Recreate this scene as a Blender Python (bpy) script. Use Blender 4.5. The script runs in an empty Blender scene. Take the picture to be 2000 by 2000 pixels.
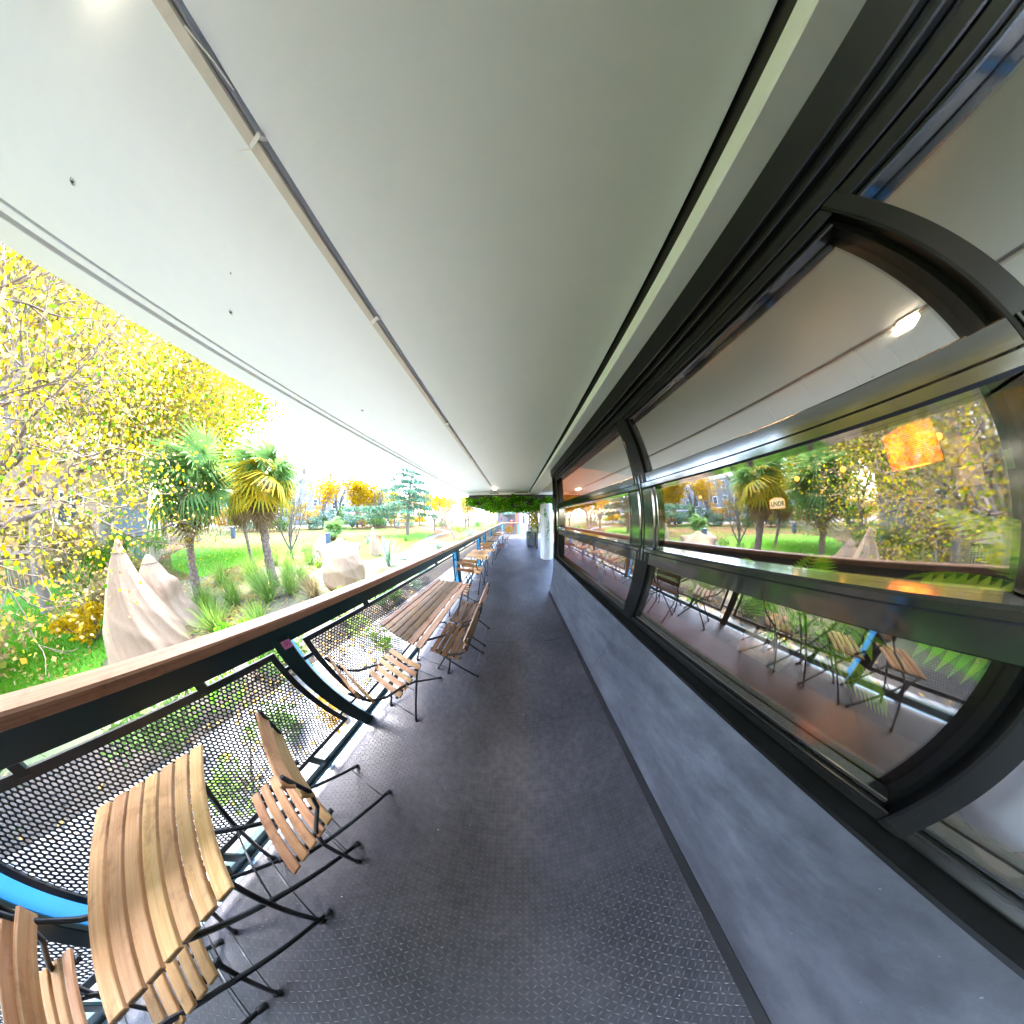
import bpy, math, random
import numpy as np
from mathutils import Vector, Matrix
S = bpy.context.scene
COL = S.collection
R = math.radians
rnd = random.Random(7)
rng = np.random.default_rng(11)

# ------------------------------------------------------------------ camera, sky, sun, exposure
cam = bpy.data.cameras.new('camera')
cam.type = 'PANO'
cam.panorama_type = 'FISHEYE_LENS_POLYNOMIAL'
cam.sensor_fit = 'HORIZONTAL'
cam.sensor_width = 36.0
cam.fisheye_fov = R(320)
cam.fisheye_polynomial_k0 = 0.0
cam.fisheye_polynomial_k1 = -0.304837959656648
cam.fisheye_polynomial_k2 = 0.014951796067575606
cam.fisheye_polynomial_k3 = -0.00034931700110991547
cam.fisheye_polynomial_k4 = 2.972333585194581e-06
cam.clip_start = 0.02
cam.clip_end = 600
cam_o = bpy.data.objects.new('camera', cam)
COL.objects.link(cam_o)
P_, Y_, Ro_ = R(3.412), R(0.894), R(-0.3646)
cr, sr, cp, sp, cy, sy = math.cos(Ro_), math.sin(Ro_), math.cos(P_), math.sin(P_), math.cos(Y_), math.sin(Y_)
Mroll = Matrix(((cr, 0, -sr), (0, 1, 0), (sr, 0, cr)))
Mpit = Matrix(((1, 0, 0), (0, cp, -sp), (0, sp, cp)))
Myaw = Matrix(((cy, -sy, 0), (sy, cy, 0), (0, 0, 1)))
Mb = Matrix(((1, 0, 0), (0, 0, -1), (0, 1, 0)))
cam_o.matrix_world = Matrix.Translation((0, 0, 1.6)) @ (Myaw @ Mpit @ Mroll @ Mb).to_4x4()
S.camera = cam_o

SUN_EL, SUN_AZ = R(64), R(-105)          # azimuth from +Y towards +X
W = bpy.data.worlds.new('World'); S.world = W; W.use_nodes = True
wn = W.node_tree
sky = wn.nodes.new('ShaderNodeTexSky'); sky.sky_type = 'NISHITA'; sky.sun_disc = False
sky.sun_elevation = SUN_EL; sky.sun_rotation = SUN_AZ
sky.air_density = 1.0; sky.dust_density = 2.0; sky.ozone_density = 1.0
wn.links.new(sky.outputs[0], wn.nodes['Background'].inputs[0])
wn.nodes['Background'].inputs[1].default_value = 0.15
sun = bpy.data.lights.new('sun', 'SUN'); sun.energy = 1.2; sun.angle = R(12); sun.color = (1, .98, .95)
sun_o = bpy.data.objects.new('sun', sun); COL.objects.link(sun_o)
sd = Vector((math.sin(SUN_AZ) * math.cos(SUN_EL), math.cos(SUN_AZ) * math.cos(SUN_EL), math.sin(SUN_EL)))
sun_o.rotation_euler = sd.to_track_quat('Z', 'Y').to_euler()
S.view_settings.view_transform = 'Standard'
S.view_settings.look = 'None'
S.view_settings.exposure = 5.04
S.view_settings.gamma = 1
S.view_settings.use_curve_mapping = False
S.cycles.use_denoising = True
S.cycles.max_bounces = 9
S.cycles.diffuse_bounces = 4
S.cycles.glossy_bounces = 4
S.cycles.transparent_max_bounces = 14
S.cycles.sample_clamp_indirect = 8
S.cycles.caustics_reflective = False
S.cycles.caustics_refractive = False

# ------------------------------------------------------------------ helpers
class MB:
    def __init__(s): s.v = []; s.f = []
    def add(s, vs, fs):
        o = len(s.v); s.v += [tuple(p) for p in vs]; s.f += [tuple(i + o for i in f) for f in fs]; return s
    def box(s, a, b, bev=0.0):
        (x0, y0, z0), (x1, y1, z1) = a, b
        if bev <= 0:
            vs = [(x, y, z) for x in (x0, x1) for y in (y0, y1) for z in (z0, z1)]
            return s.add(vs, [(0, 1, 3, 2), (4, 6, 7, 5), (0, 4, 5, 1), (2, 3, 7, 6), (0, 2, 6, 4), (1, 5, 7, 3)])
        e = min(bev, (x1 - x0) * .45, (y1 - y0) * .45, (z1 - z0) * .45)
        vs = []; idx = {}
        for ix, x in enumerate((x0, x1)):
            for iy, y in enumerate((y0, y1)):
                for iz, z in enumerate((z0, z1)):
                    sx, sy_, sz = (e if ix == 0 else -e), (e if iy == 0 else -e), (e if iz == 0 else -e)
                    idx[ix, iy, iz] = len(vs)
                    vs += [(x, y + sy_, z + sz), (x + sx, y, z + sz), (x + sx, y + sy_, z)]
        I = lambda a, b, c, k: idx[a, b, c] + k
        fs = []
        for a_ in (0, 1):
            fs.append((I(a_, 0, 0, 0), I(a_, 1, 0, 0), I(a_, 1, 1, 0), I(a_, 0, 1, 0)))
            fs.append((I(0, a_, 0, 1), I(1, a_, 0, 1), I(1, a_, 1, 1), I(0, a_, 1, 1)))
            fs.append((I(0, 0, a_, 2), I(1, 0, a_, 2), I(1, 1, a_, 2), I(0, 1, a_, 2)))
        for a_ in (0, 1):
            for b_ in (0, 1):
                fs.append((I(a_, b_, 0, 0), I(a_, b_, 0, 1), I(a_, b_, 1, 1), I(a_, b_, 1, 0)))
                fs.append((I(a_, 0, b_, 0), I(a_, 0, b_, 2), I(a_, 1, b_, 2), I(a_, 1, b_, 0)))
                fs.append((I(0, a_, b_, 1), I(0, a_, b_, 2), I(1, a_, b_, 2), I(1, a_, b_, 1)))
                for c_ in (0, 1):
                    fs.append((I(a_, b_, c_, 0), I(a_, b_, c_, 1), I(a_, b_, c_, 2)))
        return s.add(vs, fs)
    def tube(s, pts, r, n=8, cap=True):
        pts = [Vector(p) for p in pts]
        rs = r if isinstance(r, (list, tuple)) else [r] * len(pts)
        t0 = (pts[1] - pts[0]).normalized()
        up = Vector((0, 0, 1)) if abs(t0.z) < .9 else Vector((1, 0, 0))
        u = t0.cross(up).normalized(); rings = []; o = len(s.v)
        for i, p in enumerate(pts):
            t = ((pts[min(i + 1, len(pts) - 1)] - pts[max(i - 1, 0)])).normalized()
            u = (u - t * u.dot(t)).normalized(); w = t.cross(u)
            for k in range(n):
                a = 2 * math.pi * k / n
                s.v.append(tuple(p + (u * math.cos(a) + w * math.sin(a)) * rs[i]))
        for i in range(len(pts) - 1):
            for k in range(n):
                a, b = o + i * n + k, o + i * n + (k + 1) % n
                s.f.append((a, b, b + n, a + n))
        if cap:
            s.f.append(tuple(o + k for k in range(n))[::-1])
            s.f.append(tuple(o + (len(pts) - 1) * n + k for k in range(n)))
        return s
    def lathe(s, prof, c=(0, 0, 0), n=20, axis='z'):
        o = len(s.v)
        for (r, z) in prof:
            for k in range(n):
                a = 2 * math.pi * k / n
                s.v.append((c[0] + r * math.cos(a), c[1] + r * math.sin(a), c[2] + z))
        for i in range(len(prof) - 1):
            for k in range(n):
                a, b = o + i * n + k, o + i * n + (k + 1) % n
                s.f.append((a, b, b + n, a + n))
        s.f.append(tuple(o + k for k in range(n))[::-1])
        s.f.append(tuple(o + (len(prof) - 1) * n + k for k in range(n)))
        return s
    def prism(s, poly, a, b, axis='y'):
        n = len(poly); o = len(s.v)
        for t in (a, b):
            for (p, q) in poly:
                s.v.append((p, t, q) if axis == 'y' else ((t, p, q) if axis == 'x' else (p, q, t)))
        s.f.append(tuple(o + k for k in range(n))); s.f.append(tuple(o + n + k for k in range(n))[::-1])
        for k in range(n):
            s.f.append((o + k, o + (k + 1) % n, o + n + (k + 1) % n, o + n + k))
        return s
    def ball(s, c, r, n=10, m=6, sc=(1, 1, 1)):
        o = len(s.v)
        for i in range(m + 1):
            th = math.pi * i / m
            for k in range(n):
                a = 2 * math.pi * k / n
                s.v.append((c[0] + r * sc[0] * math.sin(th) * math.cos(a), c[1] + r * sc[1] * math.sin(th) * math.sin(a), c[2] + r * sc[2] * math.cos(th)))
        for i in range(m):
            for k in range(n):
                a, b = o + i * n + k, o + i * n + (k + 1) % n
                s.f.append((a, b, b + n, a + n))
        return s
    def mesh(s, name, smooth=False):
        me = bpy.data.meshes.new(name); me.from_pydata(s.v, [], s.f); me.validate(); me.update()
        if smooth: me.polygons.foreach_set('use_smooth', [True] * len(me.polygons))
        return me

def npmesh(name, V, Q):
    V = np.asarray(V, np.float32).reshape(-1, 3); Q = np.asarray(Q, np.int32)
    me = bpy.data.meshes.new(name)
    me.vertices.add(len(V)); me.vertices.foreach_set('co', V.ravel())
    k = Q.shape[1]
    me.loops.add(Q.size); me.loops.foreach_set('vertex_index', Q.ravel())
    me.polygons.add(len(Q)); me.polygons.foreach_set('loop_start', np.arange(len(Q), dtype=np.int32) * k)
    me.update(calc_edges=True); return me

def tag(o, label=None, cat=None, group=None, kind=None):
    if label: o['label'] = label
    if cat: o['category'] = cat
    if group: o['group'] = group
    if kind: o['kind'] = kind
    return o

def obj(name, m, mat, parent=None, loc=None, rot=None, smooth=False, world=False):
    me = m.mesh(name, smooth) if isinstance(m, MB) else m
    if mat is not None and len(me.materials) == 0: me.materials.append(mat)
    o = bpy.data.objects.new(name, me); COL.objects.link(o)
    if loc is not None: o.location = loc
    if rot is not None: o.rotation_euler = rot
    if parent is not None:
        o.parent = parent
        if world: o.location = Vector(o.location) - root_loc(parent)
    return o

def root_loc(o):
    v = Vector(o.location)
    while o.parent is not None:
        o = o.parent; v += Vector(o.location)
    return v

def thing(name, label, cat, loc=(0, 0, 0), rz=0.0, group=None, kind=None):
    o = bpy.data.objects.new(name, None); COL.objects.link(o)
    o.location = loc; o.rotation_euler = (0, 0, rz); o.empty_display_size = .1
    return tag(o, label, cat, group, kind)

KIDS = {}
def kids(o):
    return [c for c in bpy.data.objects if c.parent == o]
def dup(root, loc, rz, label, group=None):
    r = root.copy(); COL.objects.link(r); r.location = loc; r.rotation_euler = (0, 0, rz); r['label'] = label
    if group: r['group'] = group
    for c in kids(root):
        d = c.copy(); COL.objects.link(d); d.parent = r
        for g in kids(c):
            e = g.copy(); COL.objects.link(e); e.parent = d
    return r

# ------------------------------------------------------------------ materials
def newmat(name):
    m = bpy.data.materials.new(name); m.use_nodes = True
    nt = m.node_tree; return m, nt, nt.nodes['Principled BSDF']
def N(nt, t, **kw):
    n = nt.nodes.new(t)
    for k, v in kw.items(): setattr(n, k, v)
    return n
def ramp(nt, cols):
    r = N(nt, 'ShaderNodeValToRGB'); e = r.color_ramp.elements
    while len(e) < len(cols): e.new(.5)
    for i, (p, c) in enumerate(cols):
        e[i].position = p; e[i].color = (*c, 1)
    return r
def mix(nt, fac, a, b):
    m = N(nt, 'ShaderNodeMix', data_type='RGBA')
    for s_, v in ((m.inputs[0], fac), (m.inputs[6], a), (m.inputs[7], b)):
        if hasattr(v, 'is_linked') or hasattr(v, 'links'): nt.links.new(v, s_)
        elif isinstance(v, (int, float)): s_.default_value = v
        else: s_.default_value = (*v, 1)
    return m.outputs[2]
def M(nt, op, a, b=None, c=None):
    n = N(nt, 'ShaderNodeMath', operation=op)
    for i, v in enumerate((a, b, c)):
        if v is None: continue
        if isinstance(v, (int, float)): n.inputs[i].default_value = v
        else: nt.links.new(v, n.inputs[i])
    return n.outputs[0]
def noise(nt, scale, detail=4, coord='Object', sc=(1, 1, 1), rough=.55, dist=0.0):
    tc = N(nt, 'ShaderNodeTexCoord'); mp = N(nt, 'ShaderNodeMapping')
    mp.inputs['Scale'].default_value = sc
    nt.links.new(tc.outputs[coord], mp.inputs[0])
    n = N(nt, 'ShaderNodeTexNoise'); n.inputs['Scale'].default_value = scale; n.inputs['Detail'].default_value = detail
    n.inputs['Roughness'].default_value = rough; n.inputs['Distortion'].default_value = dist
    nt.links.new(mp.outputs[0], n.inputs['Vector']); return n.outputs[0]
def bump(nt, b, h, strength=.3, dist=.01):
    n = N(nt, 'ShaderNodeBump'); n.inputs['Strength'].default_value = strength; n.inputs['Distance'].default_value = dist
    nt.links.new(h, n.inputs['Height']); nt.links.new(n.outputs[0], b.inputs['Normal'])

def plain(name, col, rough=.5, metal=0.0, var=.12, scale=6, bmp=0.0, bscale=60, spec=.5, coat=0.0):
    m, nt, b = newmat(name)
    n = noise(nt, scale, 5)
    c0 = tuple(max(0, x * (1 - var * 1.6)) for x in col); c1 = tuple(min(1, x * (1 + var)) for x in col)
    r = ramp(nt, [(.3, c0), (.7, c1)]); nt.links.new(n, r.inputs[0]); nt.links.new(r.outputs[0], b.inputs['Base Color'])
    b.inputs['Roughness'].default_value = rough; b.inputs['Metallic'].default_value = metal
    b.inputs['Specular IOR Level'].default_value = spec
    b.inputs['Coat Weight'].default_value = coat
    b.inputs['Coat Roughness'].default_value = .12
    if bmp: bump(nt, b, noise(nt, bscale, 3), bmp, .004)
    return m

def wood(name, dark, mid, light, rough=.5, sx=1.0, objrand=.5, spec=.4):
    m, nt, b = newmat(name)
    oi = N(nt, 'ShaderNodeObjectInfo')
    tc = N(nt, 'ShaderNodeTexCoord'); add = N(nt, 'ShaderNodeVectorMath', operation='ADD')
    sc = N(nt, 'ShaderNodeVectorMath', operation='SCALE'); sc.inputs['Scale'].default_value = 7.0
    cmb = N(nt, 'ShaderNodeCombineXYZ')
    for i in range(3): nt.links.new(oi.outputs['Random'], cmb.inputs[i])
    nt.links.new(cmb.outputs[0], sc.inputs[0]); nt.links.new(tc.outputs['Object'], add.inputs[0]); nt.links.new(sc.outputs[0], add.inputs[1])
    mp = N(nt, 'ShaderNodeMapping'); mp.inputs['Scale'].default_value = (1.3 * sx, 26, 26)
    nt.links.new(add.outputs[0], mp.inputs[0])
    n1 = N(nt, 'ShaderNodeTexNoise'); n1.inputs['Scale'].default_value = 3.2; n1.inputs['Detail'].default_value = 8; n1.inputs['Roughness'].default_value = .65; n1.inputs['Distortion'].default_value = .6
    nt.links.new(mp.outputs[0], n1.inputs['Vector'])
    r = ramp(nt, [(.25, dark), (.5, mid), (.75, light)]); nt.links.new(n1.outputs[0], r.inputs[0])
    hs = N(nt, 'ShaderNodeHueSaturation')
    nt.links.new(r.outputs[0], hs.inputs['Color'])
    mr = N(nt, 'ShaderNodeMapRange'); mr.inputs['To Min'].default_value = 1 - objrand * .55; mr.inputs['To Max'].default_value = 1 + objrand * .4
    nt.links.new(oi.outputs['Random'], mr.inputs[0]); nt.links.new(mr.outputs[0], hs.inputs['Value'])
    mr2 = N(nt, 'ShaderNodeMapRange'); mr2.inputs['To Min'].default_value = .485; mr2.inputs['To Max'].default_value = .512
    f = M(nt, 'FRACT', M(nt, 'MULTIPLY', oi.outputs['Random'], 13.7)); nt.links.new(f, mr2.inputs[0]); nt.links.new(mr2.outputs[0], hs.inputs['Hue'])
    n5 = N(nt, 'ShaderNodeTexNoise'); n5.inputs['Scale'].default_value = 9; n5.inputs['Detail'].default_value = 6; n5.inputs['Roughness'].default_value = .7; nt.links.new(add.outputs[0], n5.inputs['Vector'])
    w5 = ramp(nt, [(.30, (.62, .56, .50)), (.46, (1, 1, 1)), (.66, (1, 1, 1)), (.78, (1.12, 1.12, 1.14))]); nt.links.new(n5.outputs[0], w5.inputs[0])
    mm = N(nt, 'ShaderNodeMix', data_type='RGBA', blend_type='MULTIPLY'); mm.inputs[0].default_value = 1; nt.links.new(hs.outputs[0], mm.inputs[6]); nt.links.new(w5.outputs[0], mm.inputs[7])
    nt.links.new(mm.outputs[2], b.inputs['Base Color'])
    rv = N(nt, 'ShaderNodeMapRange'); rv.inputs['To Min'].default_value = rough + .15; rv.inputs['To Max'].default_value = rough - .12; nt.links.new(n5.outputs[0], rv.inputs[0]); nt.links.new(rv.outputs[0], b.inputs['Roughness']); b.inputs['Specular IOR Level'].default_value = spec
    bump(nt, b, n1.outputs[0], .25, .002)
    return m

def leafmat(name, cols, trans=.45, rough=.55):
    m, nt, b = newmat(name)
    g = N(nt, 'ShaderNodeNewGeometry')
    r = ramp(nt, [(i / max(1, len(cols) - 1), c) for i, c in enumerate(cols)])
    nt.links.new(g.outputs['Random Per Island'], r.inputs[0])
    nt.links.new(r.outputs[0], b.inputs['Base Color']); b.inputs['Roughness'].default_value = rough
    b.inputs['Specular IOR Level'].default_value = .08
    t = N(nt, 'ShaderNodeBsdfTranslucent'); nt.links.new(r.outputs[0], t.inputs[0])
    mx = N(nt, 'ShaderNodeMixShader'); mx.inputs[0].default_value = trans
    nt.links.new(b.outputs[0], mx.inputs[1]); nt.links.new(t.outputs[0], mx.inputs[2])
    nt.links.new(mx.outputs[0], nt.nodes['Material Output'].inputs[0])
    return m

def emit(name, col, s):
    m, nt, b = newmat(name)
    b.inputs['Base Color'].default_value = (.8, .8, .8, 1)
    b.inputs['Emission Color'].default_value = (*col, 1); b.inputs['Emission Strength'].default_value = s
    return m

# checker plate floor
def plate_mat():
    m, nt, b = newmat('checker_plate')
    tc = N(nt, 'ShaderNodeTexCoord'); sx = N(nt, 'ShaderNodeSeparateXYZ'); nt.links.new(tc.outputs['Object'], sx.inputs[0])
    p = 1 / .0245
    u = M(nt, 'MULTIPLY', sx.outputs[0], p); v = M(nt, 'MULTIPLY', sx.outputs[1], p)
    i, j = M(nt, 'FLOOR', u), M(nt, 'FLOOR', v)
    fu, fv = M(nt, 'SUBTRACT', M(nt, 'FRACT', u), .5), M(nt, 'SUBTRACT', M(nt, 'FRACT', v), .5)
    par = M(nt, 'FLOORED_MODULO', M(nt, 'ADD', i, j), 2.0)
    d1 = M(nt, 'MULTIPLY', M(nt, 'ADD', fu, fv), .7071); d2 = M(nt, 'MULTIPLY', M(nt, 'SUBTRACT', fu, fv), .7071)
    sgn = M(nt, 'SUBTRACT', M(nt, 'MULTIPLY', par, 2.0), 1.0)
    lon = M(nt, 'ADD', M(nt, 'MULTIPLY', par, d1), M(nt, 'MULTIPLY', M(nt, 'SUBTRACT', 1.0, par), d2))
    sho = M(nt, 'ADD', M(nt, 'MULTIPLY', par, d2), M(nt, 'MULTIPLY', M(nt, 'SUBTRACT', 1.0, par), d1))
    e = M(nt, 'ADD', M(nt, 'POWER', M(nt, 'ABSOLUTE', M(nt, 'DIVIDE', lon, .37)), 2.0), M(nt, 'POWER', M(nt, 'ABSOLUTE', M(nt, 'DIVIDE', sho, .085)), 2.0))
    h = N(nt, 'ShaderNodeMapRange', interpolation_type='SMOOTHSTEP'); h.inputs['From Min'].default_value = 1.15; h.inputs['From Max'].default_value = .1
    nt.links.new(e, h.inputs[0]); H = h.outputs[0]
    n1 = noise(nt, 1.6, 6); n2 = noise(nt, 26, 4)
    r = ramp(nt, [(.36, (.040, .040, .046)), (.52, (.070, .068, .077)), (.66, (.108, .104, .114))])
    nt.links.new(M(nt, 'ADD', M(nt, 'MULTIPLY', n1, .65), M(nt, 'MULTIPLY', n2, .35)), r.inputs[0])
    worn_highlight = mix(nt, M(nt, 'MULTIPLY', H, .34), r.outputs[0], (.13, .125, .135))  # lozenge tops paler: wear plus a highlight put into the colour
    n3 = noise(nt, 40, 2); st = N(nt, 'ShaderNodeMapRange'); st.inputs['From Min'].default_value = .745; st.inputs['From Max'].default_value = .77
    nt.links.new(n3, st.inputs[0])
    fin = mix(nt, M(nt, 'MULTIPLY', st.outputs[0], .6), worn_highlight, (.42, .40, .36))
    nt.links.new(fin, b.inputs['Base Color'])
    b.inputs['Metallic'].default_value = .35
    rr = N(nt, 'ShaderNodeMapRange'); rr.inputs['To Min'].default_value = .30; rr.inputs['To Max'].default_value = .58
    nt.links.new(n2, rr.inputs[0]); nt.links.new(rr.outputs[0], b.inputs['Roughness'])
    bump(nt, b, M(nt, 'ADD', H, M(nt, 'MULTIPLY', noise(nt, 90, 3), .3)), .85, .002)
    return m

def ceil_mat():
    m, nt, b = newmat('painted_soffit')
    n1 = noise(nt, .7, 5); n2 = noise(nt, 9, 6); n3 = noise(nt, 55, 3)
    r = ramp(nt, [(.3, (.77, .825, .90)), (.7, (.82, .87, .93))]); nt.links.new(M(nt, 'ADD', M(nt, 'MULTIPLY', n1, .6), M(nt, 'MULTIPLY', n2, .4)), r.inputs[0])
    v = N(nt, 'ShaderNodeTexVoronoi'); v.inputs['Scale'].default_value = 2.1; tc = N(nt, 'ShaderNodeTexCoord'); nt.links.new(tc.outputs['Object'], v.inputs['Vector'])
    d = N(nt, 'ShaderNodeMapRange'); d.inputs['From Min'].default_value = .022; d.inputs['From Max'].default_value = .012; nt.links.new(v.outputs['Distance'], d.inputs[0])
    f = mix(nt, M(nt, 'MULTIPLY', d.outputs[0], .75), r.outputs[0], (.16, .15, .13))
    nt.links.new(f, b.inputs['Base Color']); b.inputs['Roughness'].default_value = .6; b.inputs['Specular IOR Level'].default_value = .3
    bump(nt, b, M(nt, 'ADD', n2, M(nt, 'MULTIPLY', n3, .25)), .22, .006)
    return m

def kick_mat():
    m, nt, b = newmat('grey_steel_panel')
    n1 = noise(nt, 1.6, 8, sc=(1, .45, 1.3), rough=.7, dist=1.4); n2 = noise(nt, 7, 7, sc=(1, .5, 1), rough=.75)
    r = ramp(nt, [(.36, (.032, .034, .041)), (.5, (.066, .070, .082)), (.64, (.11, .115, .13))])
    nt.links.new(M(nt, 'ADD', M(nt, 'MULTIPLY', n1, .45), M(nt, 'MULTIPLY', n2, .55)), r.inputs[0])
    n3 = noise(nt, 60, 2); st = N(nt, 'ShaderNodeMapRange'); st.inputs['From Min'].default_value = .76; st.inputs['From Max'].default_value = .78
    nt.links.new(n3, st.inputs[0])
    f = mix(nt, M(nt, 'MULTIPLY', st.outputs[0], .5), r.outputs[0], (.4, .4, .4))
    nt.links.new(f, b.inputs['Base Color']); b.inputs['Roughness'].default_value = .42
    bump(nt, b, n1, .12, .01); return m

def glass_mat():
    m, nt, b = newmat('window_glass')
    nt.nodes.remove(b)
    t = N(nt, 'ShaderNodeBsdfTransparent'); t.inputs[0].default_value = (.90, .89, .87, 1)
    g = N(nt, 'ShaderNodeBsdfGlossy'); g.inputs['Roughness'].default_value = .012; g.inputs[0].default_value = (.93, .93, .92, 1)
    sm = N(nt, 'ShaderNodeMapRange'); sm.inputs['From Min'].default_value = .4; sm.inputs['From Max'].default_value = .75; sm.inputs['To Min'].default_value = .006; sm.inputs['To Max'].default_value = .05
    nt.links.new(noise(nt, 3.5, 6, sc=(1, 1, .5), rough=.7, dist=1.2), sm.inputs[0]); nt.links.new(sm.outputs[0], g.inputs['Roughness'])
    bp = N(nt, 'ShaderNodeBump'); bp.inputs['Strength'].default_value = .04; bp.inputs['Distance'].default_value = .02; nt.links.new(noise(nt, 1.6, 1), bp.inputs['Height']); nt.links.new(bp.outputs[0], g.inputs['Normal'])
    lw = N(nt, 'ShaderNodeLayerWeight'); lw.inputs[0].default_value = .35
    f = M(nt, 'MULTIPLY_ADD', lw.outputs['Facing'], .34, .28)
    mx = N(nt, 'ShaderNodeMixShader'); nt.links.new(f, mx.inputs[0]); nt.links.new(t.outputs[0], mx.inputs[1]); nt.links.new(g.outputs[0], mx.inputs[2])
    nt.links.new(mx.outputs[0], nt.nodes['Material Output'].inputs[0]); return m

def soil_mat():
    m, nt, b = newmat('soil_and_litter')
    n1 = noise(nt, .18, 5); n2 = noise(nt, 5, 6); n3 = noise(nt, 22, 3)
    r = ramp(nt, [(.3, (.05, .036, .024)), (.45, (.085, .062, .041)), (.58, (.125, .092, .062)), (.72, (.07, .085, .032))])
    nt.links.new(M(nt, 'ADD', M(nt, 'MULTIPLY', n2, .6), M(nt, 'MULTIPLY', n3, .4)), r.inputs[0])
    d = N(nt, 'ShaderNodeMapRange'); d.inputs['From Min'].default_value = .42; d.inputs['From Max'].default_value = .62; nt.links.new(n1, d.inputs[0])
    f = mix(nt, d.outputs[0], r.outputs[0], (.05, .078, .025)); nt.links.new(f, b.inputs['Base Color'])
    b.inputs['Roughness'].default_value = .9; bump(nt, b, n3, .6, .03); return m

def litter_mat():
    m, nt, b = newmat('far_leaf_litter')
    n1 = noise(nt, .12, 4); n2 = noise(nt, 3, 6); n3 = noise(nt, 14, 4)
    r = ramp(nt, [(.3, (.035, .024, .014)), (.48, (.075, .045, .02)), (.6, (.11, .062, .022)), (.74, (.05, .06, .018))])
    nt.links.new(M(nt, 'ADD', M(nt, 'MULTIPLY', n2, .5), M(nt, 'MULTIPLY', n3, .5)), r.inputs[0])
    d = N(nt, 'ShaderNodeMapRange'); d.inputs['From Min'].default_value = .45; d.inputs['From Max'].default_value = .6; nt.links.new(n1, d.inputs[0])
    nt.links.new(mix(nt, M(nt, 'MULTIPLY', d.outputs[0], .8), r.outputs[0], (.028, .075, .008)), b.inputs['Base Color']); b.inputs['Roughness'].default_value = .95; b.inputs['Specular IOR Level'].default_value = .1
    bump(nt, b, n3, .5, .03); return m

def lawn_mat():
    m, nt, b = newmat('lawn_turf')
    n1 = noise(nt, .5, 5); n2 = noise(nt, 30, 4)
    r = ramp(nt, [(.3, (.045, .15, .008)), (.55, (.065, .20, .010)), (.75, (.10, .21, .016))])
    nt.links.new(M(nt, 'ADD', M(nt, 'MULTIPLY', n1, .5), M(nt, 'MULTIPLY', n2, .5)), r.inputs[0]); nt.links.new(r.outputs[0], b.inputs['Base Color'])
    b.inputs['Roughness'].default_value = .85; b.inputs['Specular IOR Level'].default_value = .1; bump(nt, b, n2, .7, .03); return m

MAT = {}
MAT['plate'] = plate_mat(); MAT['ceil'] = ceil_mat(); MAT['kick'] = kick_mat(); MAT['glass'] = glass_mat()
MAT['soil'] = soil_mat(); MAT['lawn'] = lawn_mat()
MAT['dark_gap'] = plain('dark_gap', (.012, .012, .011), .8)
MAT['batten'] = plain('batten_paint', (.62, .57, .52), .55, var=.06, bmp=.15)
MAT['beam'] = plain('beam_paint', (.80, .85, .93), .5, var=.05, scale=2, bmp=.2, bscale=14)
MAT['frame'] = plain('black_frame', (.006, .0065, .006), .24, var=.25, spec=.35, coat=.15)
MAT['frame2'] = plain('dark_grey_frame', (.014, .015, .014), .09, var=.15, spec=1.0, coat=1.0)
MAT['skirt'] = plain('black_skirting', (.012, .012, .013), .45, var=.3)
MAT['green'] = plain('dark_green_steel', (.008, .028, .029), .35, var=.2, scale=3, bmp=.05)
MAT['blue'] = plain('blue_steel', (.01, .27, .62), .4, var=.1, scale=3)
MAT['pale'] = plain('pale_blue_edge', (.30, .45, .62), .4, var=.1)
MAT['black'] = plain('black_steel', (.011, .012, .014), .4, var=.15)
MAT['rubber'] = plain('black_rubber', (.02, .02, .02), .7)
MAT['zinc'] = plain('zinc_rod', (.12, .125, .13), .35, metal=.8)
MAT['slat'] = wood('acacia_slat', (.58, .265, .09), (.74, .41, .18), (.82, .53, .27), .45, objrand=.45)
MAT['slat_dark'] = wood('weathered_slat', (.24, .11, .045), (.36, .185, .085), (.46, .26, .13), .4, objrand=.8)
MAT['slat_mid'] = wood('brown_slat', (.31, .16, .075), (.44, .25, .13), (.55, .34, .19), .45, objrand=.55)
MAT['rail'] = wood('handrail_oak', (.26, .135, .06), (.40, .22, .11), (.50, .31, .17), .42, sx=.25, objrand=.1)
MAT['pillar'] = plain('white_brick_paint', (.62, .62, .62), .6, var=.03, bmp=.1)
MAT['panel'] = plain('perforated_sheet', (.032, .037, .042), .38, var=.15)
def burlap_mat():
    m, nt, b = newmat('burlap'); n1 = noise(nt, 2.2, 6, sc=(1, 1, .35), rough=.7, dist=2.2); n2 = noise(nt, 9, 5, sc=(1, 1, .5), dist=1.5); n3 = noise(nt, 110, 2)
    r = ramp(nt, [(.36, (.285, .19, .12)), (.5, (.30, .205, .13)), (.64, (.315, .22, .14))]); nt.links.new(M(nt, 'ADD', M(nt, 'MULTIPLY', n1, .55), M(nt, 'MULTIPLY', n2, .45)), r.inputs[0])
    nt.links.new(r.outputs[0], b.inputs['Base Color']); b.inputs['Roughness'].default_value = .95; b.inputs['Specular IOR Level'].default_value = .1
    bump(nt, b, M(nt, 'ADD', M(nt, 'ADD', n1, M(nt, 'MULTIPLY', n2, .6)), M(nt, 'MULTIPLY', n3, .05)), .22, .08); return m
MAT['burlap'] = burlap_mat()
MAT['bark'] = plain('bark', (.16, .12, .085), .9, var=.35, scale=9, bmp=.7, bscale=25)
MAT['bark_pale'] = plain('pale_bark', (.13, .115, .08), .85, var=.3, scale=7, bmp=.5, bscale=20)
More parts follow.
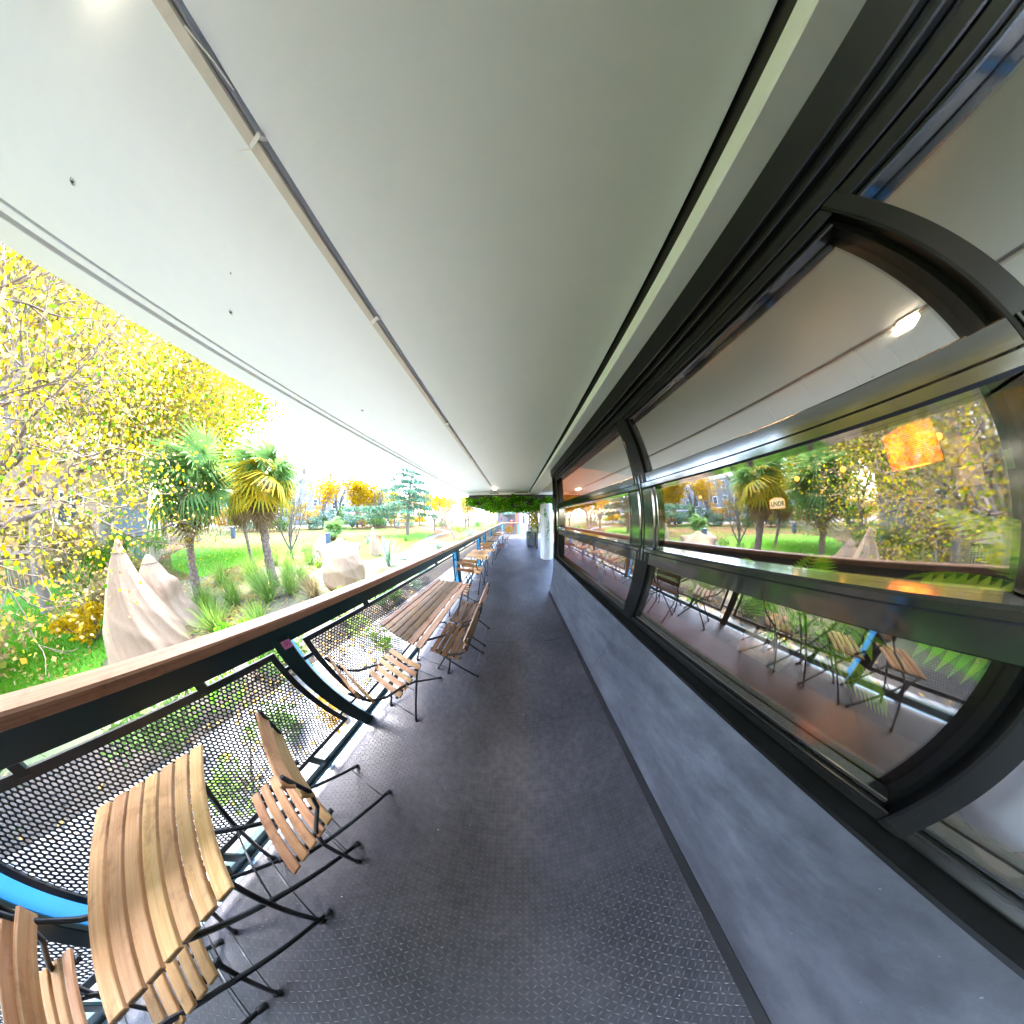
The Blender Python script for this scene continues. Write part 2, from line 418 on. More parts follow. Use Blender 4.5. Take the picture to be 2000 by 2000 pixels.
MAT['bark_palm'] = plain('palm_fibre', (.17, .115, .08), .95, var=.4, scale=14, bmp=.8, bscale=30)
MAT['twig'] = plain('twig', (.18, .13, .095), .9, var=.25)
MAT['twig_grey'] = plain('grey_twig', (.10, .095, .09), .9, var=.2)
MAT['brick'] = plain('brick_facade', (.13, .055, .032), .85, var=.2, scale=20)
MAT['render_blue'] = plain('pale_render', (.21, .26, .31), .8, var=.04)
MAT['render_white'] = plain('white_stucco', (.24, .235, .24), .8, var=.06)
MAT['white'] = plain('white_paint', (.80, .80, .80), .5, var=.03)
MAT['roof'] = plain('slate_roof', (.12, .12, .13), .7, var=.2)
MAT['pane_far'] = plain('far_window_pane', (.06, .07, .08), .1, var=.1, spec=.8)
MAT['road'] = plain('road_asphalt', (.06, .06, .06), .85, var=.15, scale=2)
MAT['path'] = plain('path_gravel', (.085, .082, .095), .9, var=.12, scale=4, bmp=.2)
MAT['fence'] = plain('chestnut_pale', (.36, .29, .18), .9, var=.25)
MAT['planter'] = plain('planter_grey', (.045, .052, .06), .5, var=.12)
MAT['wallint'] = plain('bar_wall', (.045, .035, .028), .7, var=.2)
MAT['wallorange'] = plain('orange_wall', (.55, .17, .02), .6, var=.12)
MAT['floorint'] = plain('bar_floor', (.05, .045, .045), .5, var=.2)
MAT['counter'] = plain('counter_veneer', (.115, .066, .055), .38, var=.12, scale=4)
MAT['pot'] = plain('pale_pot', (.74, .80, .88), .5, var=.06)
MAT['pink'] = plain('pink_sticker', (.75, .22, .45), .5, var=.08)
MAT['pink2'] = plain('pink_print', (.36, .07, .18), .5, var=.08)
MAT['red'] = plain('red_paint', (.22, .002, .006), .4)
MAT['yellow'] = plain('yellow_board', (.10, .055, .001), .5, var=.1)
MAT['print'] = plain('print_black', (.012, .009, .004), .6)
MAT['car_white'] = plain('van_white', (.70, .74, .78), .3, coat=.4, var=.03)
MAT['car_glass'] = plain('car_glass', (.04, .09, .18), .08)
MAT['car_blue'] = plain('car_blue', (.12, .2, .34), .3, coat=.4)
MAT['tyre'] = plain('tyre', (.02, .02, .02), .8)
MAT['stone'] = plain('pale_stone', (.55, .56, .58), .8, var=.1, bmp=.4, bscale=12)
MAT['bin'] = plain('bin_grey', (.06, .09, .14), .5)
MAT['lamp_on'] = emit('lamp_lit', (1, .80, .52), .9)
MAT['bulb_on'] = emit('bulb_lit', (1, .36, .03), .14)
MAT['bulb_hot'] = emit('bulb_bright', (1, .66, .30), 26.0)
MAT['sign_on'] = emit('sign_lit', (1, .93, .84), .036)
MAT['sign_rim'] = emit('sign_glow_rim', (1, .36, .03), .045)
MAT['wicker'] = plain('wicker', (.62, .20, .05), .6)
MAT['cushion'] = plain('patterned_cushion', (.16, .09, .09), .9, var=.5, scale=40)

L_ = {
 'yellow': leafmat('yellow_leaves', [(0.3715, 0.2513, 0.0044), (0.437, 0.3277, 0.0066), (0.3059, 0.284, 0.0066), (0.1966, 0.2403, 0.0066), (0.3933, 0.2076, 0.0044), (0.284, 0.1857, 0.0218)], .5),
 'lime': leafmat('lime_leaves', [(0.0345, 0.1466, 0.0034), (0.0552, 0.1811, 0.0034), (0.1035, 0.207, 0.0052), (0.1898, 0.207, 0.0052), (0.0414, 0.1639, 0.0034), (0.2415, 0.1984, 0.0052)], .5),
 'beige': leafmat('dry_leaves', [(0.3087, 0.2131, 0.0809), (0.3675, 0.2792, 0.0882), (0.2792, 0.1764, 0.0955), (0.3675, 0.316, 0.0367), (0.2353, 0.1396, 0.0661), (0.3234, 0.2425, 0.147), (0.2205, 0.2425, 0.022)], .45),
 'gold': leafmat('gold_leaves', [(0.3952, 0.2432, 0.003), (0.38, 0.2052, 0.003), (0.4104, 0.2888, 0.0061)], .5),
 'orange': leafmat('orange_leaves', [(0.4216, 0.204, 0.0204), (0.4488, 0.272, 0.034), (0.374, 0.1768, 0.0544), (0.4216, 0.3128, 0.0816)], .45),
 'palm': leafmat('palm_leaf', [(0.0792, 0.1656, 0.0432), (0.1152, 0.2232, 0.0576), (0.1584, 0.2592, 0.072)], .35, .45),
 'palmy': leafmat('palm_leaf_yellow', [(0.31, 0.2092, 0.0093), (0.3642, 0.2635, 0.0124), (0.217, 0.2325, 0.0232)], .35, .5),
 'palmdry': leafmat('palm_leaf_dry', [(0.168, 0.108, 0.048), (0.216, 0.15, 0.072), (0.132, 0.084, 0.036)], .3, .8),
 'grass': leafmat('tuft_grass', [(.10, .21, .03), (.16, .27, .04), (.21, .29, .06), (.12, .25, .07)], .4),
 'turf': leafmat('turf_blades', [(.045, .16, .006), (.075, .22, .008), (.11, .23, .012)], .35),
 'straw': leafmat('straw_grass', [(0.189, 0.153, 0.081), (0.225, 0.18, 0.09), (0.162, 0.135, 0.054)], .4),
 'cedar': leafmat('cedar_needles', [(.05, .115, .07), (.07, .15, .09), (.10, .19, .11)], .25),
 'ivy': leafmat('ivy_leaves', [(.03, .12, .006), (.06, .24, .008), (.14, .42, .012), (.012, .05, .006), (.24, .56, .02), (.04, .16, .008)], .4),
 'shrub': leafmat('shrub_leaves', [(.06, .13, .03), (.09, .18, .04), (.13, .22, .05)], .35),
 'blueg': leafmat('blue_green_leaves', [(.10, .18, .13), (.15, .24, .17), (.20, .29, .20), (.09, .19, .08)], .35),
 'litter': leafmat('fallen_leaf', [(.34, .19, .03), (.38, .25, .045), (.28, .15, .03), (.34, .25, .07), (.25, .16, .07)], .2),
 'fern': leafmat('indoor_fern', [(.12, .46, .03), (.22, .62, .05), (.34, .70, .07)], .4, .4),
 'flower': leafmat('yellow_petals', [(.75, .62, .10), (.80, .70, .22), (.76, .66, .30)], .4),
}

# ------------------------------------------------------------------ the setting: ground, lawns, paths, terrace, soffit
def sheet(name, poly, z, mat):
    mb = MB(); mb.add([(x, y, z) for x, y in poly], [tuple(range(len(poly)))])
    o = obj(name, mb, mat); tag(o, kind='structure'); return o
GZ = -1.0
sheet('ground', [(-260, -260), (200, -260), (200, 260), (-260, 260)], GZ, litter_mat())
sheet('flower_bed', [(-1.0, -16), (-1.0, 13), (-3.5, 14), (-7.5, 9), (-8.5, 3), (-10.5, 0), (-11.8, -3.5), (-10.5, -8), (-9, -16)], GZ + .004, MAT['soil'])
sheet('lawn', [(-11.2, -5.0), (-12.6, -3.9), (-13.4, -2.5), (-13.2, -.9), (-12.4, .55), (-14.5, .9), (-18.5, -.2), (-22, -3.5), (-23, -8.2), (-21.5, -9.8), (-17, -9.2), (-13.3, -7.2)], GZ + .012, MAT['lawn'])
sheet('lawn', [(-5.2, -5.2), (-4.0, -6.2), (-4.0, -11.5), (-8, -12.6), (-13.4, -12.4), (-12.6, -9.6), (-9.6, -6.6), (-7.4, -5.6)], GZ + .012, MAT['lawn'])
sheet('lawn', [(-9.4, 8.9), (-10.6, 6.6), (-16, 7.4), (-22, 10.5), (-24, 15), (-17, 16), (-12.9, 14), (-11.9, 11.4)], GZ + .012, MAT['lawn'])
sheet('lawn', [(-9, 20), (-4, 17), (-2.4, 24), (-3, 38), (-14, 34)], GZ + .012, MAT['lawn'])
sheet('apron_paving', [(-3.35, -13), (-3.3, -4), (-3.4, 0), (-3.2, 5), (-3.0, 9.2), (-1.0, 9.2), (-1.0, -13)][::-1], GZ + .010, plain('pale_paving', (.165, .168, .176), .85, var=.25, scale=3, bmp=.3, bscale=18))  # pale paving glimpsed through the panels, added to bounce light onto the soffit
sheet('planting_bed', [(-4.3, -13), (-4.2, -4), (-4.4, 0), (-4.0, 5), (-3.6, 9.2), (-3.0, 9.2), (-3.2, 5), (-3.4, 0), (-3.3, -4), (-3.35, -13)][::-1], GZ + .008, plain('dark_mulch', (.035, .028, .022), .95, var=.5, scale=9, bmp=.6, bscale=25))
sheet('path', [(-10.2, .2), (-10.4, 1.0), (-14.2, 1.7), (-19, 2.2), (-30, 5), (-30, 4), (-19, 1.1), (-15.6, .6)], GZ + .016, MAT['path'])
sheet('path', [(-4.6, 5.0), (-5.6, 5.0), (-8.6, 8.3), (-10.6, 12), (-11.4, 17), (-16, 20), (-24, 22), (-24, 21), (-16.4, 19), (-12.4, 16.2), (-11.6, 11.6), (-9.6, 7.6), (-6.6, 4.4)][::-1], GZ + .016, MAT['path'])
sheet('road', [(-39, -60), (-47, -60), (-47, 70), (-39, 70)], GZ + .008, MAT['road'])

Y0, Y1 = -9.0, 9.6
fl = thing('terrace_floor', None, None, (-.2, 0, 0), kind='structure')
ys = [-9.0, -6.6, -4.2, -1.9, .9, 3.3, 5.7, 7.9, 9.6]
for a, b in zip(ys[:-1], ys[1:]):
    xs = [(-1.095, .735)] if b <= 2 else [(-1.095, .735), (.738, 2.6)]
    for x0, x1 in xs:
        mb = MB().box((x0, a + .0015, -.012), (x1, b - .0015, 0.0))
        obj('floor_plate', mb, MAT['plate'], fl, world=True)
obj('deck_edge', MB().box((-1.135, Y0, -.12), (-1.096, Y1, .004), .003), MAT['pale'], fl, world=True)
obj('deck_substructure', MB().box((-1.09, Y0, -.25), (2.6, Y1, -.02)), MAT['dark_gap'], fl, world=True)

ce = thing('ceiling', None, None, (0, 0, 2.69), kind='structure')
YC0, YC1 = -9.0, 4.35
CZ = 2.69
def cslab(x0, x1, z0=CZ, z1=CZ + .05, nm='soffit_panel', mat='ceil'):
    return obj(nm, MB().box((x0, YC0, z0), (x1, YC1, z1), .004), MAT[mat], ce, world=True)
cslab(-1.995, -.752); cslab(-.736, .655); cslab(-2.085, -2.02); cslab(-2.345, -2.125, CZ - .004, CZ + .05)
obj('slab', MB().box((-2.345, YC0, CZ + .052), (2.0, YC1, CZ + .42)), MAT['batten'], ce, world=True)
obj('groove_backing', MB().box((-2.13, YC0, CZ + .03), (-1.99, YC1, CZ + .04)), MAT['batten'], ce, world=True)
obj('groove_backing', MB().box((-.755, YC0, CZ + .042), (-.733, YC1, CZ + .05)), MAT['dark_gap'], ce, world=True)
obj('groove_backing', MB().box((.652, YC0, CZ + .042), (.685, YC1, CZ + .05)), MAT['dark_gap'], ce, world=True)
obj('cover_batten', MB().box((-.80, YC0, CZ - .014), (-.758, YC1, CZ - .001), .003), MAT['batten'], ce, world=True)
for i, yy in enumerate((-1.28, -.24, .78, 1.6, 2.5)):
    obj('cable_clip', MB().box((-.79, yy, CZ - .02), (-.732, yy + .022, CZ - .0145), .002).box((-.752, yy, CZ - .0144), (-.736, yy + .022, CZ + .02)), MAT['white'], ce, world=True)
mbc = MB().tube([(-.756, -1.8, CZ - .012), (-.744, -1.72, CZ - .02), (-.742, -1.62, CZ - .006), (-.745, -1.5, CZ + .006)], .004, 6)
obj('loose_cable', mbc, MAT['white'], ce, world=True)
obj('loose_cable', MB().tube([(-.79, -1.26, CZ - .02), (-.83, -1.30, CZ - .03), (-.87, -1.30, CZ - .02)], .003, 6), MAT['white'], ce, world=True)

for (x, y, nm) in ((-1.57, -2.36, 'small dark spider on the soffit near the left edge, farthest from the batten'), (-1.58, -1.13, 'small dark spider on the soffit at mid length, left of the batten'), (-1.56, .2, 'tiny dark spider on the soffit towards the ivy planter')):
    t = thing('spider', nm, 'spider', (x, y, CZ - .001), 0, 'spiders on the soffit')
    obj('body', MB().ball((0, 0, -.005), .006, 8, 6, (1, 1.5, .6)), MAT['skirt'], t)
    for k in range(8):
        a = R(25 + 42 * (k % 4) + (k // 4) * 180); obj('leg', MB().tube([(0, 0, -.005), (.010 * math.cos(a), .010 * math.sin(a), -.008), (.018 * math.cos(a), .018 * math.sin(a), -.001)], .0009, 4), MAT['skirt'], t)
mb = MB(); q = random.Random(12)
for _ in range(90):
    x, y, r_ = q.uniform(-1.0, .70), q.uniform(-2.6, 4.5), q.choice((.0012, .0016, .002, .0028))
    mb.ball((x, y, r_ * .4), r_, 5, 3, (q.uniform(.6, 1.5), q.uniform(.6, 1.5), .5))
tag(obj('floor_crumbs', mb, MAT['batten']), 'pale crumbs and grit scattered on the dark tread plate floor', 'crumbs', kind='stuff')
# ------------------------------------------------------------------ railing
POSTS = [-5.6, -3.78, -1.93, -.275, 1.79, 3.12, 3.76, 4.83, 6.65, 8.72]
rl = thing('terrace_railing', 'long terrace railing with oak handrail, blue posts and perforated dark panels', 'railing', (-1.14, 0, 0))
# handrail boards: local X along the run so the grain follows it
def along_y(name, x0, x1, y0, y1, z0, z1, mat, parent, bev=.004):
    L = y1 - y0
    mb = MB().box((0, -(x1 - x0) / 2, 0), (L, (x1 - x0) / 2, z1 - z0), bev)
    return obj(name, mb, mat, parent, loc=Vector(((x0 + x1) / 2, y0, z0)) - root_loc(parent), rot=(0, 0, math.pi / 2))
for a, b in ((-9.0, -4.0), (-3.997, 1.35), (1.353, 5.6), (5.603, 9.32)):
    along_y('handrail', -1.178, -1.072, a, b, 1.053, 1.100, MAT['rail'], rl, .008)
along_y('top_beam', -1.150, -1.098, -9.0, 9.25, .954, 1.051, MAT['green'], rl, .003)
along_y('bottom_beam', -1.178, -1.138, -9.0, 9.25, -.02, .055, MAT['green'], rl, .003)
for y in POSTS:
    p = obj('post', MB().box((-1.205, y - .036, -.20), (-1.106, y + .036, .953), .004), MAT['blue'], rl, world=True)
    obj('flange', MB().box((-1.105, y - .043, .001), (-1.085, y + .043, .99), .003), MAT['green'], p, world=True)

PMESH = {}
def perf_mesh(Lp, Hp):
    key = (round(Lp, 2), Hp)
    if key in PMESH: return PMESH[key]
    pit = .0222; row = pit * .866; rad = .0083; n = 12
    fr = .03
    nx = int((Lp - 2 * fr) / pit); nz = int((Hp - 2 * fr) / row)
    ox = (Lp - nx * pit) / 2; oz = (Hp - nz * row) / 2
    cs = []
    for j in range(nz):
        for i in range(nx - (j % 2)):
            cs.append((ox + pit * (i + .5 + .5 * (j % 2)), oz + row * (j + .5)))
    cs = np.array(cs)
    ang = np.arange(n) * 2 * np.pi / n + np.pi / 6 * 0
    # hexagon (pointy top), sampled at corners and edge middles
    Rh = pit / math.sqrt(3); corners = [(Rh * math.cos(math.pi / 2 + k * math.pi / 3), Rh * math.sin(math.pi / 2 + k * math.pi / 3)) for k in range(6)]
    outer = []
    for k in range(6):
        a, b = corners[k], corners[(k + 1) % 6]; outer += [a, ((a[0] + b[0]) / 2, (a[1] + b[1]) / 2)]
    inner = [(rad * math.cos(math.pi / 2 + k * math.pi / 6), rad * math.sin(math.pi / 2 + k * math.pi / 6)) for k in range(12)]
    out = np.array([(x, 0, z) for x, z in outer]); inn = np.array([(x, 0, z) for x, z in inner]); bk = inn + np.array((0, .0025, 0))
    cell = np.concatenate([out, inn, bk])
    V = cell[None] + np.stack([cs[:, 0], np.zeros(len(cs)), cs[:, 1]], 1)[:, None]
    q = []
    for k in range(12):
        k2 = (k + 1) % 12
        q += [(k, k2, 12 + k2, 12 + k), (12 + k, 12 + k2, 24 + k2, 24 + k)]
    Q = np.array(q)[None] + (np.arange(len(cs)) * 36)[:, None, None]
    me = npmesh('perforated_sheet', V.reshape(-1, 3), Q.reshape(-1, 4))
    PMESH[key] = me; return me
PZ0, PZ1 = .158, .912
for a, b in zip([-7.5] + POSTS[:-1], POSTS):
    gap = .085 if b - a > .8 else .06
    ya, yb = a + .043 + gap * .6, b - .043 - gap * .4
    Lp, Hp = yb - ya, PZ1 - PZ0
    X = -1.140
    sh = obj('perforated_panel', perf_mesh(Lp, Hp), MAT['panel'], rl, loc=Vector((X, ya, PZ0)) - root_loc(rl), rot=(0, 0, math.pi / 2))
    f = .034
    mb = MB().box((X - .004, ya, PZ0), (X + .006, yb, PZ0 + f)).box((X - .004, ya, PZ1 - f), (X + .006, yb, PZ1))
    mb.box((X - .0038, ya, PZ0 + f), (X + .0058, ya + f, PZ1 - f)).box((X - .0038, yb - f, PZ0 + f), (X + .0058, yb, PZ1 - f))
    obj('panel_frame', mb, MAT['panel'], rl, world=True)
    def br(p, q_): obj('panel_bracket', MB().box(p, q_, .002), MAT['green'], rl, world=True)
    for t in ((.25, .75) if Lp > 1 else (.5,)):
        yy = ya + Lp * t
        br((X - .006, yy - .022, PZ1 - .02), (X + .0085, yy + .022, .956)); br((X - .006, yy - .022, .03), (X + .0085, yy + .022, PZ0 + .02))
    for yy0, yy1 in ((a + .03, ya + .01), (yb - .01, b - .03)):
        br((X - .006, yy0, .78), (X + .0086, yy1, .805)); br((X - .006, yy0, .24), (X + .0086, yy1, .265))
# end return of the railing
def along_x(name, x0, x1, y0, y1, z0, z1, mat, parent, bev=.004):
    mb = MB().box((0, -(y1 - y0) / 2, 0), (x1 - x0, (y1 - y0) / 2, z1 - z0), bev)
    return obj(name, mb, mat, parent, loc=Vector((x0, (y0 + y1) / 2, z0)) - root_loc(parent))
along_x('handrail', -1.178, .50, 9.325, 9.43, 1.053, 1.100, MAT['rail'], rl, .008)
along_x('top_beam', -1.14, .50, 9.35, 9.40, .954, 1.051, MAT['green'], rl, .003)
along_x('bottom_beam', -1.14, .50, 9.35, 9.40, .0, .05, MAT['green'], rl, .003)
for x in (-1.13, .46):
    p = obj('post', MB().box((x - .036, 9.34, .001), (x + .036, 9.42, 1.05 - .1), .004), MAT['blue'], rl, world=True)
sh = obj('perforated_panel', perf_mesh(1.42, PZ1 - PZ0), MAT['panel'], rl, loc=Vector((-1.06, 9.385, PZ0)) - root_loc(rl))

# sticker on the near post head
stk = thing('sticker', 'small pink square sticker with a printed ring, on the beam above the near post', 'sticker', (-1.0835, -.255, .955))
mb = MB().box((-.0008, -.024, -.024), (.0006, .024, .024))
obj('backing', mb, MAT['pink'], stk)
mb = MB()
for k in range(20):
    a0, a1 = R(-40) + k * R(14), R(-40) + (k + 1) * R(14)
    mb.add([(.0009, r * math.cos(a), r * math.sin(a)) for r in (.0125, .0155) for a in (a0, a1)], [(0, 1, 3, 2)])
mb.add([(.0009, .006 * math.cos(k * R(30)), .006 * math.sin(k * R(30))) for k in range(12)], [tuple(range(12))])
obj('print', mb, MAT['pink2'], stk)

# ------------------------------------------------------------------ bar front with its windows
bar = thing('bar_building', 'long black framed bar front with glazed bays above a sloping grey panel', 'building', (.85, 0, 0))
BY0, BY1 = -8.2, 1.86
obj('skirting', MB().prism([(.724, 0.001), (.752, 0.001), (.758, .078), (.730, .078)], BY0, BY1), MAT['skirt'], bar, world=True)
seams = [BY0, -5.2, -2.42, .42, BY1]
for a, b in zip(seams[:-1], seams[1:]):
    pr = [(.7335, .0795), (.738, .11), (.747, .16), (.764, .30), (.800, .793), (.86, .793), (.86, .0795)]
    obj('kick_panel', MB().prism(pr, a + .001, b - .001), MAT['kick'], bar, world=True)
obj('sill', MB().prism([(.792, .796), (.792, .812), (.835, .826), (.95, .826), (.95, .796)], BY0, BY1), MAT['frame'], bar, world=True)
obj('head_box', MB().box((.788, BY0, 2.446), (1.0, BY1 + .06, 2.582), .005).box((.812, BY0, 2.411), (1.0, BY1 + .03, 2.4455), .004), MAT['frame'], bar, world=True)
obj('head_rail', MB().box((.836, BY0, 2.352), (.97, BY1, 2.4105), .004), MAT['frame'], bar, world=True)
obj('white_beam', MB().box((.676, BY0, 2.5835), (1.06, 4.3, 2.656), .006), MAT['beam'], bar, world=True)
obj('shadow_gap', MB().box((.6775, BY0, 2.6565), (1.06, 4.3, 2.741)), MAT['dark_gap'], bar, world=True)  # dark block filling the gap, its shade put into the colour
MULL = [-6.68, -5.26, -3.84, -2.42, -1.0, .42, BY1 - .04]
for y in MULL:
    mu = obj('mullion', MB().box((.838, y - .04, .827), (.965, y + .04, 2.351), .006), MAT['frame'], bar, world=True)
    obj('ridge', MB().box((.829, y - .006, 1.30), (.8375, y + .006, 1.86), .002), MAT['frame2'], mu, world=True)
    for dy in (-.0245, .0245): obj('ridge', MB().box((.832, y + dy - .004, 1.30), (.8378, y + dy + .004, 1.86), .0015), MAT['frame2'], mu, world=True)
for k, (a, b) in enumerate(zip(MULL[:-1], MULL[1:])):
    ya, yb = a + .041, b - .041
    wf = MB().box((.845, ya, 2.31), (.96, yb, 2.351), .003).box((.845, ya, .827), (.96, yb, .868), .003)
    wf.box((.872, ya, .8682), (.95, ya + .022, 2.3095)).box((.872, yb - .022, .8682), (.95, yb, 2.3095))
    win = obj('window', wf, MAT['frame'], bar, world=True)
    obj('transom', MB().box((.842, ya, 1.778), (.96, yb, 1.866), .004), MAT['frame2'], win, world=True); obj('transom', MB().box((.842, ya, 1.285), (.96, yb, 1.379), .004), MAT['frame2'], win, world=True)
    s0, s1 = 1.382, 1.776
    sf = MB()
    sf.box((.818, ya - .03, s0 - .022), (.93, yb + .03, s0 + .012), .008).box((.818, ya - .03, s1 - .012), (.93, yb + .03, s1 + .03), .008)
    sf.box((.8185, ya - .03, s0 + .0125), (.93, ya + .04, s1 - .0125), .008).box((.8185, yb - .04, s0 + .0125), (.93, yb + .03, s1 - .0125), .008)
    sf.box((.828, ya + .0405, s0 + .0125), (.92, ya + .058, s1 - .0125), .003).box((.828, yb - .058, s0 + .0125), (.92, yb - .0405, s1 - .0125), .003)
    obj('sash_frame', sf, MAT['frame2'], win, world=True)
    for z0, z1, x in ((1.867, 2.309, .905), (s0 + .0125, s1 - .0125, .885), (.869, 1.284, .905)):
        obj('pane', MB().box((x, ya + .022, z0), (x + .006, yb - .022, z1)), MAT['glass'], win, world=True)
    if k in (1, 2, 3, 4):
        for z0, z1 in ((.8685, .884), (2.294, 2.3092)): obj('glazing_bead', MB().box((.862, ya + .023, z0), (.903, yb - .023, z1), .003), MAT['frame2'], win, world=True)
# inside of the bar
obj('end_wall', MB().box((.97, BY1 - .07, -.2), (5.0, BY1 + .02, 2.629)), MAT['wallorange'], bar, world=True)
obj('outer_end_cladding', MB().box((.80, BY1 + .021, .001), (5.0, BY1 + .05, 2.474)), MAT['frame2'], bar, world=True)
obj('back_wall', MB().box((4.6, BY0, 0), (4.7, BY1 - .071, 2.629)), MAT['wallint'], bar, world=True)
obj('rear_end_wall', MB().box((.97, BY0 - .1, 0), (4.7, BY0 - .001, 2.629)), MAT['wallint'], bar, world=True)
obj('inner_floor', MB().box((.87, BY0, -.2), (4.599, BY1 - .071, .02)), MAT['floorint'], bar, world=True)
obj('inner_ceiling', MB().box((1.062, BY0, 2.630), (4.7, BY1, 2.70)), MAT['wallint'], bar, world=True)
obj('inner_dado', MB().box((.862, BY0, .021), (.90, BY1 - .071, .79)), MAT['wallint'], bar, world=True)

# ------------------------------------------------------------------ furniture
SL = {}
def slat_mesh(L, w, t):
    k = (L, w, t)
    if k not in SL: SL[k] = MB().box((-L / 2, -w / 2, -t / 2), (L / 2, w / 2, t / 2), .0025).mesh('slat')
    return SL[k].copy() if False else SL[k]
SLM = {}
def slat(L, w, t, mat, parent, loc, rot=(0, 0, 0)):
    k = (L, w, t, mat)
    if k not in SLM:
        SLM[k] = MB().box((-L / 2, -w / 2, -t / 2), (L / 2, w / 2, t / 2), .0025).mesh('slat'); SLM[k].materials.append(MAT[mat])
    return obj('slat', SLM[k], None, parent, loc=loc, rot=rot)
FM = {}
def chair(loc, rz, label, mat='slat', group='folding slatted chairs along the railing', seatw=.345):
    t = thing('folding_chair', label, 'chair', loc, rz, group)
    for i in range(5):
        slat(seatw, .040, .013, mat, t, (0, -.115 + i * .0575, .450))
    for z, y, a in ((.655, -.232, 12), (.765, -.256, 12)):
        slat(seatw, .058, .013, mat, t, (0, y, z), (R(90 - a), 0, 0))
    hw = seatw / 2 - .018
    key = seatw
    if key not in FM:
        d = []
        def pc(nm, m, mt):
            me = m.mesh(nm, True); me.materials.append(MAT[mt]); d.append((nm, me))
        for s in (-1, 1):
            pc('front_leg', MB().tube([(s * hw, .205, .012), (s * hw, .02, .375), (s * hw, -.06, .47), (s * hw, -.175, .55), (s * hw, -.243, .645), (s * hw, -.275, .80)], .0085, 8), 'black')
            pc('rear_leg', MB().tube([(s * (hw - .022), -.215, .012), (s * (hw - .022), .12, .425)], .0085, 8), 'black')
            pc('seat_rail', MB().box((s * (hw - .011) - .009, -.15, .434), (s * (hw - .011) + .009, .15, .4432)), 'black')
            pc('foot_cap', MB().tube([(s * hw, .21, .0), (s * hw, .195, .03)], .0125, 8), 'rubber')
            pc('foot_cap', MB().tube([(s * (hw - .022), -.22, .0), (s * (hw - .022), -.205, .03)], .0125, 8), 'rubber')
        pc('stretcher', MB().tube([(-hw, .185, .055), (hw, .185, .055)], .0035, 6), 'zinc')
        pc('stretcher', MB().tube([(-hw + .022, -.19, .045), (hw - .022, -.19, .045)], .0035, 6), 'zinc')
        pc('stretcher', MB().tube([(-hw + .022, -.03, .28), (hw - .022, -.03, .28)], .003, 6), 'zinc')
        FM[key] = d
    for nm, me in FM[key]: obj(nm, me, None, t)
    return t

def table(loc, rz, L, n, label, mat='slat', h=.72, group='slatted folding tables along the railing'):
    t = thing('folding_table', label, 'table', loc, rz, group)
    pit = .0705; w = .0555; Wd = (n - 1) * pit
    for i in range(n):
        slat(L, w, .016, mat, t, (0, -Wd / 2 + i * pit, h - .008))
    fx = L / 2 - .055; fy = Wd / 2
    pc = lambda nm, m, mt: obj(nm, m, MAT[mt], t, smooth=True)
    for s in (-1, 1): pc('top_rail', MB().box((s * fx - .012, -fy - .02, h - .034), (s * fx + .012, fy + .02, h - .0165)), 'black').data.polygons.foreach_set('use_smooth', [False] * 6)
    if L < .6:
        for s in (-1, 1):
            pc('leg', MB().tube([(s * (fx - .02), fy * .86, h - .036), (s * (fx - .02), -fy * .95, .012)], .0095, 8), 'black')
            pc('leg', MB().tube([(s * (fx - .045), -fy * .86, h - .036), (s * (fx - .045), fy * .95, .012)], .0095, 8), 'black')
            pc('foot_cap', MB().tube([(s * (fx - .02), -fy * .97, 0), (s * (fx - .02), -fy * .93, .03)], .014, 8), 'rubber'); pc('foot_cap', MB().tube([(s * (fx - .045), fy * .97, 0), (s * (fx - .045), fy * .93, .03)], .014, 8), 'rubber')
        sts = [((-fx + .02, -fy * .82, .06), (fx - .02, -fy * .82, .06)), ((-fx + .045, fy * .82, .06), (fx - .045, fy * .82, .06)), ((-fx + .03, 0, h * .5), (fx - .03, 0, h * .5))]
    else:
        for s in (-1, 1):
            pc('leg', MB().tube([(fx, s * (fy - .01), h - .036), (-fx * .82, s * (fy - .01), .012)], .0095, 8), 'black')
            pc('leg', MB().tube([(-fx, s * (fy - .035), h - .036), (fx * .82, s * (fy - .035), .012)], .0095, 8), 'black')
            pc('foot_cap', MB().tube([(-fx * .83, s * (fy - .01), 0), (-fx * .80, s * (fy - .01), .03)], .014, 8), 'rubber'); pc('foot_cap', MB().tube([(fx * .83, s * (fy - .035), 0), (fx * .80, s * (fy - .035), .03)], .014, 8), 'rubber')
        sts = [((-fx * .74, -fy + .01, .06), (-fx * .74, fy - .01, .06)), ((fx * .74, -fy + .035, .06), (fx * .74, fy - .035, .06)), ((0, -fy + .02, h * .5), (0, fy - .02, h * .5))]
    for p, q_ in sts: pc('stretcher', MB().tube([p, q_], .004, 6), 'zinc')
    return t
H = math.pi
table((-.863, -1.14, 0), 0, .50, 7, 'nearest small square table, light wood slats dappled with soft shade')
chair((-.822, -.80, 0), H, 'chair behind the nearest table, its curved back towards the near post')
chair((-.838, -1.50, 0), 0, 'chair tucked under the near edge of the nearest table, back towards the corner')
chair((-.86, -2.02, 0), H, 'chair in the bottom corner, back to back with the one under the nearest table')
chair((-.873, .15, 0), 0, 'pale chair just beyond the near post, facing the long table')
table((-.855, .745, 0), math.pi / 2, .86, 7, 'long table with brown slats running along the railing', 'slat_mid')
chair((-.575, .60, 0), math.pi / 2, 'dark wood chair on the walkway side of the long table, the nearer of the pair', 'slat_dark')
chair((-.575, .965, 0), math.pi / 2, 'dark wood chair on the walkway side of the long table, the farther of the pair', 'slat_dark')
